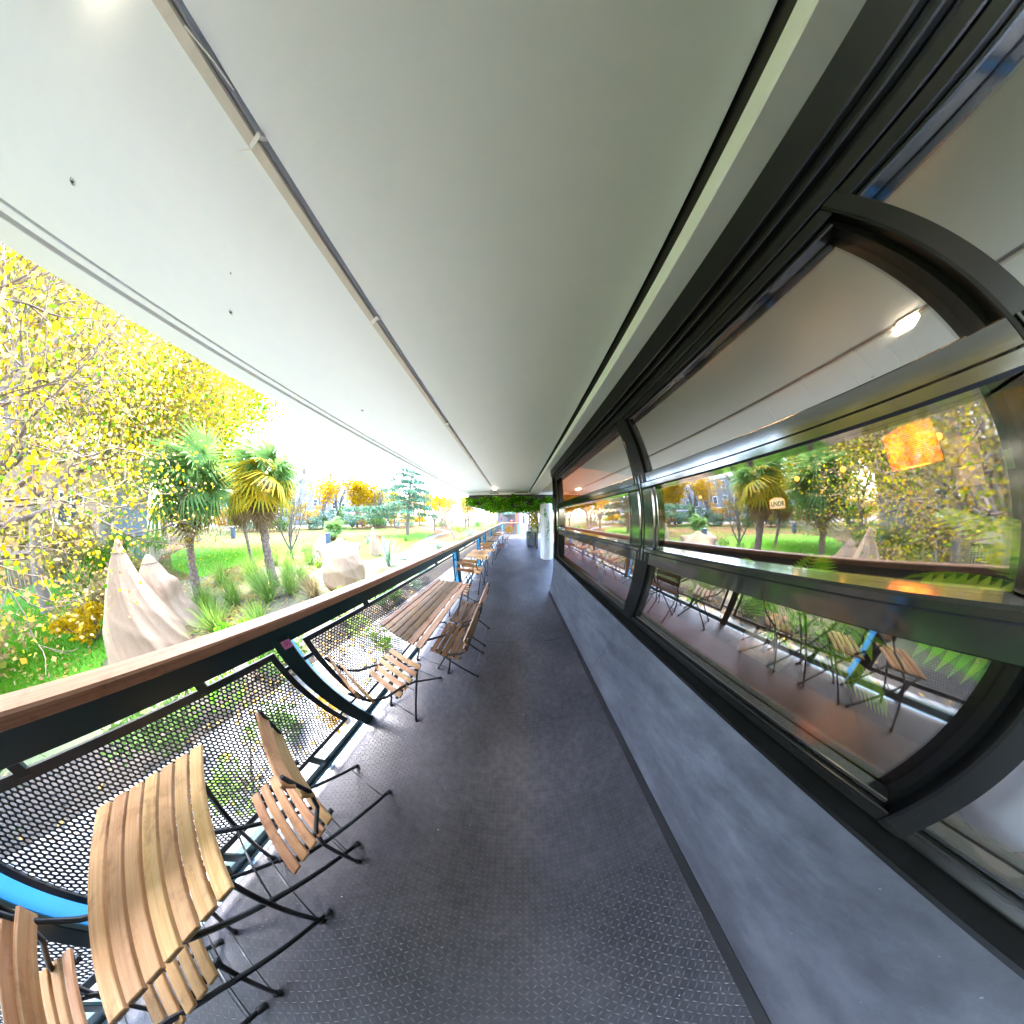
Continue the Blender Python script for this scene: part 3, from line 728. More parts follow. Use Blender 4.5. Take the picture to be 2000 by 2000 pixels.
chair((-.885, 1.40, 0), H, 'chair at the far end of the long table, facing back to it', 'slat_mid')
chair((-.872, 2.04, 0), 0, 'chair in front of the blue post, facing the second small square table')
table((-.872, 2.36, 0), 0, .47, 7, 'second small square table, pale slats across it, past the first blue post')
chair((-.90, 2.76, 0), H, 'chair on the far side of the second small square table')
chair((-.86, 3.42, 0), 0, 'chair facing the far long table, behind two blue posts')
table((-.86, 4.16, 0), math.pi / 2, .92, 6, 'far long table with widely gapped slats beside the third pair of blue posts', 'slat_mid')
ch = chair((-.52, 3.88, 0), math.pi / 2, 'chair with a dark patterned seat on the walkway side of the far long table', 'slat_mid')
cu = obj('seat_cushion', MB().box((-.17, -.15, .458), (.17, .15, .50), .014), MAT['cushion'], None, loc=(-.52, 3.88, 0), rot=(0, 0, math.pi / 2))
tag(cu, 'dark patterned cushion lying on a chair at the far long table', 'cushion')
chair((-.86, 4.86, 0), H, 'chair between the far long table and the last table', 'slat_mid')
table((-.82, 5.55, 0), math.pi / 2, .90, 7, 'last table of the row with honey coloured slats')
chair((-.44, 5.45, 0), math.pi / 2, 'chair on the walkway side of the last table')
chair((-.86, 6.35, 0), H, 'chair at the far end of the last table, facing back to it')
# yellow round board and the end gate
yb = thing('yellow_board', 'round yellow board with dark print leaning at the end railing', 'sign', (-.42, 9.16, .0))
mb = MB(); mb.prism([(.40 * math.cos(k * R(12)), .48 + .40 * math.sin(k * R(12)) * .92) for k in range(30)], 0, .02)
obj('disc', mb, MAT['yellow'], yb)
for (x, z, w) in ((-.06, .66, .16), (-.12, .55, .06), (-.02, .55, .05), (.07, .55, .07), (-.05, .44, .10), (-.20, .34, .09), (.02, .30, .16)):
    obj('print', MB().box((x - w / 2, -.003, z - .011), (x + w / 2, -.0005, z + .011)), MAT['print'], yb)

# ------------------------------------------------------------------ lamps under the soffit
def soffit_lamp(y, x, label):
    t = thing('soffit_lamp', label, 'lamp', (x, y, CZ), 0, 'lamps under the soffit')
    obj('diffuser', MB().box((-.06, -.09, -.052), (.06, .09, -.0155), .01), MAT['lamp_on'], t)
    obj('housing', MB().box((-.07, -.10, -.0153), (.07, .10, -.0145), .0002), MAT['white'], t)
soffit_lamp(3.42, -.70, 'lit square lamp on the soffit near the ivy planter')
soffit_lamp(-2.33, -.78, 'lit lamp on the soffit batten, seen mirrored in the big window')

# ------------------------------------------------------------------ things inside the bar
ct = thing('window_counter', 'brown wooden counter running inside along the windows', 'counter', (1.15, 0, 0))
obj('top', MB().box((.915, BY0 + .1, .715), (1.36, BY1 - .12, .742), .004), MAT['counter'], ct, world=True)
for y in (-6, -4, -2.2, -.3, 1.4): obj('leg', MB().box((1.10, y - .03, .021), (1.16, y + .03, .7148)), MAT['black'], ct, world=True)

def leafquads(P, U, Vv, L, Wd, fold=0.0):
    P = np.asarray(P); n = len(P)
    L = np.broadcast_to(np.asarray(L, float), (n,))[:, None]; Wd = np.broadcast_to(np.asarray(Wd, float), (n,))[:, None]
    a = P; b = P + U * L * .45 + Vv * Wd * .5; c = P + U * L; d = P + U * L * .45 - Vv * Wd * .5
    V = np.stack([a, b, c, d], 1).reshape(-1, 3)
    Q = np.arange(n * 4).reshape(n, 4); return V, Q
def runit(n):
    v = rng.normal(size=(n, 3)); return v / np.linalg.norm(v, axis=1)[:, None]
def perp(U):
    w = runit(len(U)); w = w - U * (w * U).sum(1)[:, None]; return w / np.linalg.norm(w, axis=1)[:, None]
def leaves(name, P, L, Wd, mat, parent=None, droop=0.0, jit=.35, world=False, kind=None):
    P = np.asarray(P, float); n = len(P)
    U = runit(n); U[:, 2] -= droop; U /= np.linalg.norm(U, axis=1)[:, None]; Vv = perp(U)
    k = 1 + jit * rng.normal(size=n).clip(-1.6, 1.6)
    V, Q = leafquads(P, U, Vv, L * k, Wd * k)
    o = obj(name, npmesh(name, V, Q), L_[mat], parent, world=world)
    if kind: o['kind'] = kind
    return o

def frond_fan(name, rad, n, mat, spread=R(280), droop=.35, pet=.5, wseg=.035):
    """fan palm leaf along +X with its petiole from the origin"""
    V = []; Q = []
    def quad(a, b, c, d):
        o = len(V); V.extend([a, b, c, d]); Q.append((o, o + 1, o + 2, o + 3))
    c0 = np.array((pet, 0, 0.04))
    for s in (-.006, .006):
        quad((0, -.008, s), (0, .008, s), (pet, .005, .04 + s), (pet, -.005, .04 + s))
    for i in range(n):
        a = -spread / 2 + spread * (i + .5) / n
        d = np.array((math.cos(a), math.sin(a), 0)); p = np.array((-math.sin(a), math.cos(a), 0))
        r = rad * (1 - .28 * abs(a / (spread / 2)) ** 2) * (1 + .06 * math.sin(i * 7.1))
        up = np.array((0, 0, 1))
        zf = lambda t: -droop * rad * t * t + .02 * (1 if i % 2 else -1) * t
        q0, q1, q2 = c0, c0 + d * r * .6 + up * zf(.6), c0 + d * r + up * zf(1.0) * 1.15
        w0, w1, w2 = .006, wseg, .003
        V0 = [q0 - p * w0, q0 + p * w0, q1 + p * w1 + up * .012, q1 - p * w1 - up * .012]
        quad(*[tuple(x) for x in V0])
        quad(tuple(q1 - p * w1 - up * .012), tuple(q1 + p * w1 + up * .012), tuple(q2 + p * w2), tuple(q2 - p * w2))
    me = npmesh(name, V, Q); me.materials.append(L_[mat]); return me
def frond_feather(name, L, n, mat, arch=.5, w=.03, ll=.3):
    """pinnate leaf arching out along +X"""
    V = []; Q = []
    def quad(a, b, c, d):
        o = len(V); V.extend([tuple(a), tuple(b), tuple(c), tuple(d)]); Q.append((o, o + 1, o + 2, o + 3))
    f = lambda t: np.array((L * t, 0, L * (.55 * t - arch * 1.6 * t * t)))
    for i in range(8):
        a, b = f(i / 8), f((i + 1) / 8); h = np.array((0, .006 * (1 - i / 9), 0)); quad(a - h, a + h, b + h, b - h)
    for i in range(n):
        t = .18 + .8 * (i + .5) / n; c = f(t); tg = f(min(1, t + .02)) - f(t - .02); tg /= np.linalg.norm(tg)
        l = ll * (math.sin(math.pi * (t * .8 + .12)) * .85 + .15)
        for s in (-1, 1):
            d = tg * .55 + np.array((0, s * .85, -.18)); d /= np.linalg.norm(d)
            m = c + d * l * .5 + np.array((0, 0, -.01)); e = c + d * l + np.array((0, 0, -.06 * l / .3))
            p = np.cross(d, (0, 0, 1)); p /= np.linalg.norm(p)
            quad(c - p * .004, c + p * .004, m + p * w * .5, m - p * w * .5); quad(m - p * w * .5, m + p * w * .5, e + p * .002, e - p * .002)
    me = npmesh(name, V, Q); me.materials.append(L_[mat]); return me

def potted(loc, label, pot_r, pot_h, specs, seed, pname='potted_palm'):
    t = thing(pname, label, 'plant', loc)
    obj('pot', MB().lathe([(pot_r * .5, 0), (pot_r * .66, pot_h * .05), (pot_r * .84, pot_h * .3), (pot_r * .98, pot_h * .8), (pot_r, pot_h), (pot_r * .92, pot_h), (pot_r * .88, pot_h * .9)], n=28), MAT['pot'], t, smooth=True)
    obj('stem', MB().tube([(0, 0, pot_h * .88), (.01, .01, pot_h + .18)], .018, 8), MAT['bark'], t)
    r2 = random.Random(seed)
    for (az, tilt, me, sc) in specs:
        o = obj('frond', me, None, t, loc=(0, 0, pot_h + r2.uniform(.04, .16)), rot=(r2.uniform(-.3, .3), -R(tilt), R(az))); o.scale = (sc,) * 3
    return t
fe = [frond_feather('frond', .85, 15, 'fern', .42, .045, .34), frond_feather('frond', .75, 13, 'fern', .6, .05, .36)]
r2 = random.Random(3)
potted((1.75, -.55, .02), 'leafy green palm standing inside behind the middle of the big window', .19, .62, [(20 + i * 360 / 12 + r2.uniform(-12, 12), r2.uniform(12, 66), fe[i % 2], r2.uniform(.6, .85)) for i in range(13)], 5)
potted((1.20, -1.52, .7425), 'pale round pot with a leafy plant on the counter behind the nearest window',   .175, .27, [(-70 + i * 165 / 15 + r2.uniform(-7, 7), r2.uniform(8, 58), fe[(i + 1) % 2], r2.uniform(.5, .72)) for i in range(15)], 6)

vs = thing('flower_vase', 'clear glass vase of pale yellow roses on the inside counter', 'vase', (1.02, .95, .7425))
vg, nt, b = newmat('clear_glass'); b.inputs['Transmission Weight'].default_value = .85; b.inputs['Roughness'].default_value = .05; b.inputs['Base Color'].default_value = (.85, .9, .85, 1)
obj('jar', MB().lathe([(.032, 0), (.042, .01), (.044, .08), (.030, .12), (.030, .165), (.034, .17), (.029, .168), (.026, .12), (.039, .08), (.037, .012)], n=18), vg, vs, smooth=True)
mb = MB(); P = []
for dx, dy, dz in ((.0, -.045, .30), (.012, .05, .285), (-.02, .0, .325)):
    mb.tube([(0, 0, .02), (dx * .4, dy * .4, .16), (dx, dy, dz)], .003, 5)
obj('stem', mb, L_['shrub'], vs)
for dx, dy, dz in ((.0, -.045, .30), (.012, .05, .285), (-.02, .0, .325)):
    n = 70; d = runit(n) * np.array((1, 1, .8)); P = np.array((dx, dy, dz)) + d * .032
    U = d; Vv = perp(U); V, Q = leafquads(P, U * .5 + Vv * .3, perp(U), .036, .036)
    obj('rose', npmesh('rose', V, Q), L_['flower'], vs)

pl = thing('pendant_lamp', 'orange wicker pendant shade with a bright bulb behind the big window', 'lamp', (2.25, -1.60, 1.74))
mw, nt, b = newmat('woven_shade'); tl = N(nt, 'ShaderNodeBsdfTranslucent'); wv = N(nt, 'ShaderNodeTexWave'); wv.inputs['Scale'].default_value = 28; wv.bands_direction = 'Z'
tcw = N(nt, 'ShaderNodeTexCoord'); nt.links.new(tcw.outputs['Object'], wv.inputs['Vector']); rw = ramp(nt, [(.2, (.55, .16, .02)), (.8, (.75, .30, .06))]); nt.links.new(wv.outputs['Color'], rw.inputs[0])
nt.links.new(rw.outputs[0], tl.inputs[0]); nt.links.new(rw.outputs[0], b.inputs['Base Color']); mxw = N(nt, 'ShaderNodeMixShader'); mxw.inputs[0].default_value = .5
nt.links.new(b.outputs[0], mxw.inputs[1]); nt.links.new(tl.outputs[0], mxw.inputs[2]); nt.links.new(mxw.outputs[0], nt.nodes['Material Output'].inputs[0]); bump(nt, b, wv.outputs['Color'], .5, .01)
mb = MB()
for (x0, y0, x1, y1) in ((-.105, -.105, .105, -.101), (-.105, .101, .105, .105), (-.105, -.1009, -.101, .1009), (.101, -.1009, .105, .1009)): mb.box((x0, y0, 0), (x1, y1, .22))
obj('shade', mb, mw, pl)
obj('bulb', MB().ball((0, 0, .12), .045, 14, 8), MAT['bulb_hot'], pl, smooth=True)
obj('cord', MB().tube([(0, 0, .21), (0, 0, .89)], .004, 6), MAT['black'], pl)
for i, (x, y, z, nm) in enumerate(((2.6, -.81, 1.835, 'small glowing orange bulb left of the palm reflection, farthest of the string'), (2.6, -1.25, 1.84, 'small glowing orange bulb second along the string'), (2.65, -1.71, 1.845, 'glowing orange bulb below the wicker shade'), (2.7, -2.16, 1.925, 'round yellow orange bulb right of the wicker shade'), (2.9, .35, 1.83, 'glowing bulb low in the orange reflection of the farther window'))):
    t = thing('hanging_bulb', nm, 'light bulb', (x, y, z), 0, 'bulbs hanging in the bar')
    obj('globe', MB().ball((0, 0, 0), .026, 12, 8), MAT['bulb_on'], t, smooth=True)
    obj('cord', MB().tube([(0, 0, .027), (0, 0, 2.629 - z)], .003, 5), MAT['black'], t)

for i, (y, lb) in enumerate(((-.42, 'orange strip light inside above the big window'), (1.05, 'orange strip light inside above the farther window'), (-2.0, 'orange strip light inside above the nearest window'))):
    t = thing('strip_light', lb, 'light', (1.12, y, 2.56), 0, 'strip lights inside the bar'); obj('tube', MB().box((-.02, -.16, -.02), (.02, .16, .012), .006), emit('strip_glow_%d' % i, (1, .56, .26), 15), t, smooth=False); obj('fitting', MB().box((-.03, -.18, .0125), (.03, .18, .0695)), MAT['frame'], t)
sg = thing('lit_sign', 'small glowing arched sign lettered UNDR inside the bar', 'sign', (3.6, -.80, 1.645), 0)
arch = [(-.095, -.062), (.095, -.062), (.095, .02)] + [(.095 * math.cos(R(a)), .02 + .045 * math.sin(R(a))) for a in range(15, 180, 15)] + [(-.095, .02)]
obj('rim', MB().prism([(x * 1.16, z * 1.2) for x, z in arch], .0, .03, axis='x'), MAT['sign_rim'], sg)
obj('panel', MB().prism(arch, -.012, -.001, axis='x'), MAT['sign_on'], sg)
fc = bpy.data.curves.new('lettering', 'FONT'); fc.body = 'UNDR'; fc.size = .078; fc.offset = .0022; fc.align_x = 'CENTER'; fc.align_y = 'CENTER'; fc.extrude = .001
fo = bpy.data.objects.new('lettering', fc); COL.objects.link(fo); dg = bpy.context.evaluated_depsgraph_get()
me = bpy.data.meshes.new_from_object(fo.evaluated_get(dg)); bpy.data.objects.remove(fo)
lo = obj('lettering', me, MAT['print'], sg, loc=(-.0145, 0, -.012), rot=(math.pi / 2, 0, -math.pi / 2))
lo.scale = (.85, 1.15, 1)

for i, (y, z, w, h, c, lb) in enumerate(((-2.55, 1.83, .30, .19, 'yellow', 'pale yellow board on the bar back wall'), (-2.57, 1.66, .22, .13, 'white', 'white board below the yellow one'), (-2.95, 1.72, .16, .12, 'green2', 'pale green board right of the white one'))):
    if c == 'green2': MAT['green2'] = plain('pale_green_board', (.22, .55, .25), .6)
    if c == 'yellow': MAT['yel2'] = plain('pale_yellow_board', (.72, .66, .22), .6); c = 'yel2'
    t = thing('menu_board', lb, 'board', (3.0, y, z)); obj('face', MB().box((-.012, -w / 2, -h / 2), (.006, w / 2, h / 2), .003), MAT[c], t)
    obj('hanger', MB().tube([(0, 0, h / 2), (0, 0, 2.629 - z)], .003, 5), MAT['black'], t)
# stools inside
for i, y in enumerate((-3.2, -.45, .55)):
    t = thing('bar_stool', ('round stool inside by the nearest window', 'round stool inside by the big window', 'round stool inside by the farther window')[i], 'stool', (1.72, y, .021), 0, 'stools inside the bar')
    obj('seat', MB().lathe([(.0, .46), (.16, .46), (.17, .48), (.16, .50), (.0, .50)], n=18), MAT['counter'], t, smooth=True)
    for k in range(4):
        a = k * math.pi / 2 + .4; obj('leg', MB().tube([(.10 * math.cos(a), .10 * math.sin(a), .458), (.17 * math.cos(a), .17 * math.sin(a), 0)], .009, 6), MAT['black'], t)

# ------------------------------------------------------------------ ivy planter over the terrace, white pillar, floor planter
dr = thing('overhead_planter', 'long dark curved planter hanging under the roof edge, overgrown with ivy', 'planter', (0, 3.9, 2.1))
front = [(-2.02, 4.75), (-2.06, 4.2), (-1.9, 3.98), (-1.5, 3.93), (-.6, 3.92), (.6, 3.93), (2.05, 3.98), (2.05, 7.2), (-1.6, 7.2), (-2.0, 6.6)]
obj('trough', MB().prism(front, 2.13, 2.56, axis='z'), plain('planter_fabric', (.05, .042, .034), .9, var=.4, scale=5, bmp=.5, bscale=20), dr, world=True)
obj('white_band', MB().box((-1.95, 3.99, 2.5605), (2.05, 4.36, 2.6885)), MAT['beam'], dr, world=True)
for x0, x1, z0, z1 in ((-1.0, -.62, 2.63, 2.66), (.08, .62, 2.655, 2.675)): obj('trim', MB().box((x0, 3.97, z0), (x1, 3.9895, z1)), MAT['black'], dr, world=True)
iv = thing('ivy', 'mass of green ivy covering and hanging from the dark overhead planter', 'plant', (0, 3.9, 2.1))
P = []
def ivdens(x):
    return .16 + .84 * math.exp(-((x + .5) / .62) ** 2) + .22 * math.exp(-((x - 1.2) / .8) ** 2) + .2 * math.exp(-((x + 1.6) / .3) ** 2)
while len(P) < 5600:
    x = rnd.uniform(-1.98, 1.95)
    if rnd.random() > ivdens(x): continue
    hang = .02 + .30 * max(0, min(1, (x + 1.5) / 1.9)) * (.55 + .45 * math.sin(x * 9) * math.sin(x * 4.3 + 1))
    top = 2.46 + .05 * math.sin(x * 5) + (.14 if abs(x - .0) < .07 else 0)
    z = rnd.uniform(2.12 - hang, top)
    clump = math.sin(x * 6.3 + 1) * math.sin(z * 11 + x * 3)
    if clump < -.05 and rnd.random() < .88: continue
    P.append((x, 3.90 - abs(rnd.gauss(0, .05)) + (.15 * rnd.random() if z < 2.12 else 0), z))
leaves('foliage', P, .07, .06, 'ivy', iv, droop=.9, world=True)
P = [(rnd.uniform(-1.5, 1.9), rnd.uniform(3.95, 7.0), 2.12 - abs(rnd.gauss(0, .09))) for _ in range(3600)]
leaves('hanging_foliage', P, .07, .06, 'ivy', iv, droop=.9, world=True)
pi = thing('white_pillar', 'white painted many sided pillar below the ivy planter', 'pillar', (1.29, 3.78, 0))
obj('shaft', MB().lathe([(.232, 0.001), (.232, 2.128)], n=14), MAT['pillar'], pi)
iw = thing('climbing_ivy', 'thin strand of ivy climbing the white pillar', 'plant', (1.2, 3.55, 1.1))
P = []
for k in range(130):
    z = 1.95 - 1.15 * (k / 130) ** .8; a = R(-100) + .22 * math.sin(z * 6) + rnd.gauss(0, .13)
    if rnd.random() < .2: continue
    P.append((1.29 + .237 * math.cos(a), 3.78 + .237 * math.sin(a), z + rnd.gauss(0, .03)))
leaves('foliage', P, .05, .045, 'ivy', iw, droop=.8, world=True)

pb = thing('planter_box', 'tall dark grey planter box standing beyond the white pillar', 'planter', (1.0, 5.6, 0))
obj('body', MB().box((-.25, -.28, .02), (.22, .25, .80), .006), MAT['planter'], pb)
obj('side_fin', MB().box((.205, -.30, .001), (.26, -.285, .86), .003), MAT['black'], pb)
obj('soil', MB().box((-.24, -.27, .8003), (.21, .24, .806)), MAT['soil'], pb)
vt = thing('vine_tree', 'twisted vine trunk with yellowing leaves rising from the dark planter box', 'tree', (1.12, 5.3, .8))
mb = MB()
mb.tube([(1.22, 5.0, .0), (1.20, 4.95, .5), (1.24, 4.9, 1.0), (1.2, 4.8, 1.5), (1.05, 4.6, 1.9), (.8, 4.4, 2.12)], [.06, .05, .055, .05, .04, .03], 8)
mb.tube([(1.0, 5.6, .806), (1.05, 5.4, 1.2), (1.15, 5.1, 1.6), (1.3, 4.7, 2.1)], [.04, .035, .03, .025], 7)
mb.tube([(.72, 4.45, 2.12), (.6, 4.7, 1.95), (.85, 5.1, 1.7), (1.1, 5.3, 1.45)], .022, 6)
obj('trunk', mb, MAT['bark_pale'], vt, world=True, smooth=True)
P = [(rnd.gauss(1.08, .16), rnd.gauss(5.05, .25), rnd.gauss(1.5, .3)) for _ in range(900)]
leaves('foliage', P, .06, .05, 'yellow', vt, droop=.6, world=True)
P = [(rnd.gauss(1.14, .15), rnd.gauss(5.0, .2), rnd.uniform(.8, 1.3)) for _ in range(160)]
leaves('low_foliage', P, .07, .06, 'shrub', vt, droop=.6, world=True)

# ------------------------------------------------------------------ end of the terrace and the building behind it
eb = thing('street_building', 'low building with a brick pier and posters beyond the end of the terrace', 'building', (0, 15, 0))
obj('wall', MB().box((-2.6, 15.0, -1), (9, 15.4, 6.0)), plain('pinkish_stucco', (.075, .06, .062), .8, var=.1), eb, world=True)
obj('brick_pier', MB().box((.28, 12.6, -1), (.62, 13.0, 4.6)), MAT['brick'], eb, world=True)
obj('concrete_pier', MB().box((.66, 11.6, -1), (.86, 11.9, 4.6)), MAT['batten'], eb, world=True)
PC = [(.15, .3, .6), (.6, .1, .15), (.25, .5, .6), (.5, .5, .55), (.1, .35, .65), (.65, .3, .35), (.3, .3, .4), (.7, .6, .2)]
for i in range(11):
    x = -2.4 + .38 * (i % 6) + rnd.uniform(-.05, .05); z = 1.2 + .75 * (i // 6)
    w, h = rnd.uniform(.16, .3), rnd.uniform(.3, .5)
    obj('poster', MB().box((x, 14.975, z), (x + w, 14.999, z + h)), plain('poster_%d' % i, tuple(c * .16 for c in PC[i % 8]), .6, var=.3, scale=9), eb, world=True)
for x in (1.3, 2.6, 3.9):
    f = obj('window', MB().box((x, 14.95, .6), (x + 1.0, 14.9995, 2.6)), MAT['white'], eb, world=True)
    for k in range(2): obj('pane', MB().box((x + .06 + k * .46, 14.94, .68), (x + .48 + k * .46, 14.9495, 2.52)), MAT['pane_far'], f, world=True)
aw = thing('green_awning', 'dark green awning on the building beyond the end railing', 'awning', (-.6, 14.3, 2.3))
obj('canopy', MB().prism([(-.6, -.15), (.6, .10), (.6, .28), (-.6, -.05)], -.95, .75, axis='x'), MAT['green2'] if False else plain('awning_green', (.05, .12, .09), .8), aw)
obj('valance', MB().box((-.95, -.62, -.28), (.75, -.605, -.06)), plain('awning_green_dark', (.03, .08, .06), .8), aw)
rb = thing('red_post_box', 'red pillar box standing beyond the end railing', 'post box', (-.2, 13.0, -.2))
obj('body', MB().lathe([(.24, 0), (.24, .12), (.2, .14), (.2, 1.25), (.24, 1.27), (.24, 1.33), (.15, 1.42), (0.01, 1.45)], n=16), MAT['red'], rb, smooth=False)
obj('slot', MB().box((-.1, -.212, 1.05), (.1, -.198, 1.08)), MAT['print'], rb)
gt = thing('white_gate', 'white metal gate with upright bars beside the end railing', 'gate', (.95, 9.4, 0))
mb = MB().box((-.36, -.02, .001), (-.32, .02, 1.9)).box((.32, -.02, .001), (.36, .02, 1.9)).box((-.3195, -.018, .1), (.3195, .018, .14)).box((-.3195, -.018, 1.8), (.3195, .018, 1.84)).box((-.3195, -.018, .95), (.3195, .018, 1.0))
obj('gate_frame', mb, MAT['white'], gt)
for k in range(6): obj('bar', MB().tube([(-.25 + k * .1, 0, .1405), (-.25 + k * .1, 0, .9495)], .008, 6), MAT['white'], gt)
obj('post', MB().box((-.44, -.04, .001), (-.37, .04, 2.12)), plain('purple_post', (.12, .05, .09), .5), gt)

# ------------------------------------------------------------------ garden: palms
FAN = {}
def fan(kind, k):
    if (kind, k) not in FAN:
        FAN[kind, k] = frond_fan('frond', (.62, .70, .56)[k], (26, 30, 24)[k], kind, R((300, 280, 310)[k]), (.35, .55, .8)[k], (.55, .65, .5)[k], (.03, .028, .034)[k])
    return FAN[kind, k]
def palm(loc, top, label, r0, nf, seed, scale, kinds, bend=(0, 0), skirt=0, tilt=(-60, 62)):
    """fan palm; top = height of the crown's heart over the base"""
    q = random.Random(seed)
    t = thing('fan_palm', label, 'palm tree', loc, 0, 'fan palms in the garden')
    pts = []; rs = []
    for i in range(15):
        f = i / 14; pts.append((bend[0] * f + .03 * math.sin(f * 9), bend[1] * f + .02 * math.sin(f * 7), top * f)); rs.append(r0 * (1.25 - .25 * min(1, f * 4)) * (1 + .06 * (i % 2)) * (1.12 if f > .9 else 1))
    obj('trunk', MB().tube(pts, rs, 12), MAT['bark_palm'], t, smooth=True)
    mb = MB()                                                        # old leaf bases round the trunk
    for i in range(int(top * 26)):
        z = q.uniform(.15, top * .98); a = q.uniform(0, 6.28); f = z / top
        cx, cy_ = bend[0] * f, bend[1] * f
        rr = r0 * 1.0
        p = (cx + rr * math.cos(a), cy_ + rr * math.sin(a), z); mb.tube([p, (p[0] + .03 * math.cos(a), p[1] + .03 * math.sin(a), z + .07)], [.022, .006], 4)
    obj('leaf_base', mb, MAT['bark_palm'], t)['kind'] = 'stuff'
    for i in range(nf):
        ti = tilt[0] + (tilt[1] - tilt[0]) * ((i + .5) / nf) ** .85
        kind = kinds(ti, q)
        o = obj('frond', fan(kind, q.randrange(3)), None, t, loc=(bend[0], bend[1], top + q.uniform(-.22, .10)),
                rot=(q.uniform(-.5, .5), -R(ti), i * 2.399 + q.uniform(-.2, .2)))
        o.scale = (scale * q.uniform(.85, 1.12),) * 3
    if skirt:
        for i in range(skirt):
            o = obj('dead_frond', fan('palmdry', q.randrange(3)), None, t, loc=(bend[0], bend[1], top - q.uniform(.1, .4)), rot=(q.uniform(-.4, .4), R(q.uniform(55, 82)), q.uniform(0, 6.28)))
            o.scale = (scale * q.uniform(.7, .95),) * 3
    return t
palm((-8.85, -4.2, GZ), 3.2, 'green fan palm with a dark slender trunk standing on the lawn edge', .115, 31, 1, 1.27, lambda ti, q: 'palmy' if q.random() < .12 else 'palm', (.05, .1), 5, (-48, 70))
palm((-8.3, -1.42, GZ), 3.6, 'fan palm with a thick leaning trunk and yellowing lower leaves, nearest of the palms', .145, 29, 2, 1.36, lambda ti, q: ('palmy' if ti < 22 else ('palm' if q.random() < .8 else 'palmy')), (-.05, -.14), 6, (-38, 74))
palm((-11.9, -2.86, GZ), 3.35, 'slim fan palm with a skirt of dry orange leaves behind the leaning palm', .075, 22, 3, 1.15, lambda ti, q: ('palmy' if q.random() < .75 else 'palmdry'), (-.25, -.5), 16, (-30, 55))
palm((-18.9, 2.85, GZ), 1.1, 'low fan palm with hardly any trunk beside the grey path', .1, 24, 4, 1.1, lambda ti, q: 'palm', (0, 0), 4, (-25, 72))

# ------------------------------------------------------------------ garden: trees
def grow(mb, p, d, L, r, depth, q, tips, spread=.55, up=.12, nb=(2, 3), shrink=.72, segs=4, wob=.12, sides=6):
    pts = [Vector(p)]; rs = [r]; d = Vector(d).normalized()
    for i in range(segs):
        d = (d + Vector((q.gauss(0, wob), q.gauss(0, wob), q.gauss(0, wob) + up * .5))).normalized()
        pts.append(pts[-1] + d * L / segs); rs.append(r * (1 - .32 * (i + 1) / segs))
    mb.tube(pts, rs, sides if r > .02 else 4, cap=False)
    tips.append((pts[-1], depth)); tips.append((pts[segs // 2], depth))
    if depth <= 0: return
    for k in range(q.randint(*nb)):
        a = Vector((q.gauss(0, 1), q.gauss(0, 1), q.gauss(0, .6))); a = (a - d * a.dot(d)).normalized()
        nd = (d + a * spread * q.uniform(.6, 1.3) + Vector((0, 0, up))).normalized()
        grow(mb, pts[-1], nd, L * shrink * q.uniform(.8, 1.15), rs[-1] * .74, depth - 1, q, tips, spread, up, nb, shrink, segs, wob, sides)
    if depth >= 2:
        a = Vector((q.gauss(0, 1), q.gauss(0, 1), .2)).normalized()
        grow(mb, pts[len(pts) // 2], (d * .5 + a).normalized(), L * shrink * .8, rs[len(rs) // 2] * .5, depth - 2, q, tips, spread, up, nb, shrink, segs, wob, sides)

def tree(loc, label, seed, H0, r0, L, depth, leafspec=None, bark='bark', group='trees in the garden', name='garden_tree', dirs=None, spread=.55, up=.12, nb=(2, 3), shrink=.74, wob=.12, lean=(0, 0)):
    q = random.Random(seed)
    t = thing(name, label, 'tree', loc, 0, group)
    mb = MB(); tips = []
    top = Vector((lean[0], lean[1], H0))
    mb.tube([(0, 0, -.1), (lean[0] * .2, lean[1] * .2, H0 * .3), (lean[0] * .6, lean[1] * .6, H0 * .7), tuple(top)], [r0 * 1.25, r0, r0 * .92, r0 * .85], 12, cap=False)
    for d in (dirs or [(q.gauss(0, .5), q.gauss(0, .5), 1) for _ in range(3)]):
        grow(mb, top - Vector((0, 0, .05)), d, L, r0 * .62, depth, q, tips, spread, up, nb, shrink, 4, wob)
    obj('trunk', mb, MAT[bark], t, smooth=True)
    if leafspec:
        for (mat, n, size, sig, mind, zlo) in leafspec:
            T = [(p, dd) for p, dd in tips if dd <= mind]
            P = []
            while len(P) < n:
                p = q.choice(T)[0]
                c = (p.x + q.gauss(0, sig), p.y + q.gauss(0, sig), p.z + q.gauss(0, sig * .8))
                if c[2] > zlo: P.append(c)
            leaves('crown', P, size, size * .8, mat, t, droop=.35)
    return t

# big yellow-green tree in front of the pale gable wall
tree((-19.3, -14.3, -1.0), 'tall tree with a pale forked trunk and huge yellow green crown, before the pale gable', 21, 4.0, .40, 3.6, 4,
     [('lime', 21000, .26, 1.0, 3, 3.0), ('yellow', 13000, .26, 1.1, 3, 3.2)], 'bark_pale', dirs=[(-.15, .9, 1.0), (.1, .25, 1.3), (-.1, -.7, 1.1), (.7, .1, 1.0), (.5, .8, .55), (.6, -.6, .9)], spread=.6, up=.16, wob=.1)
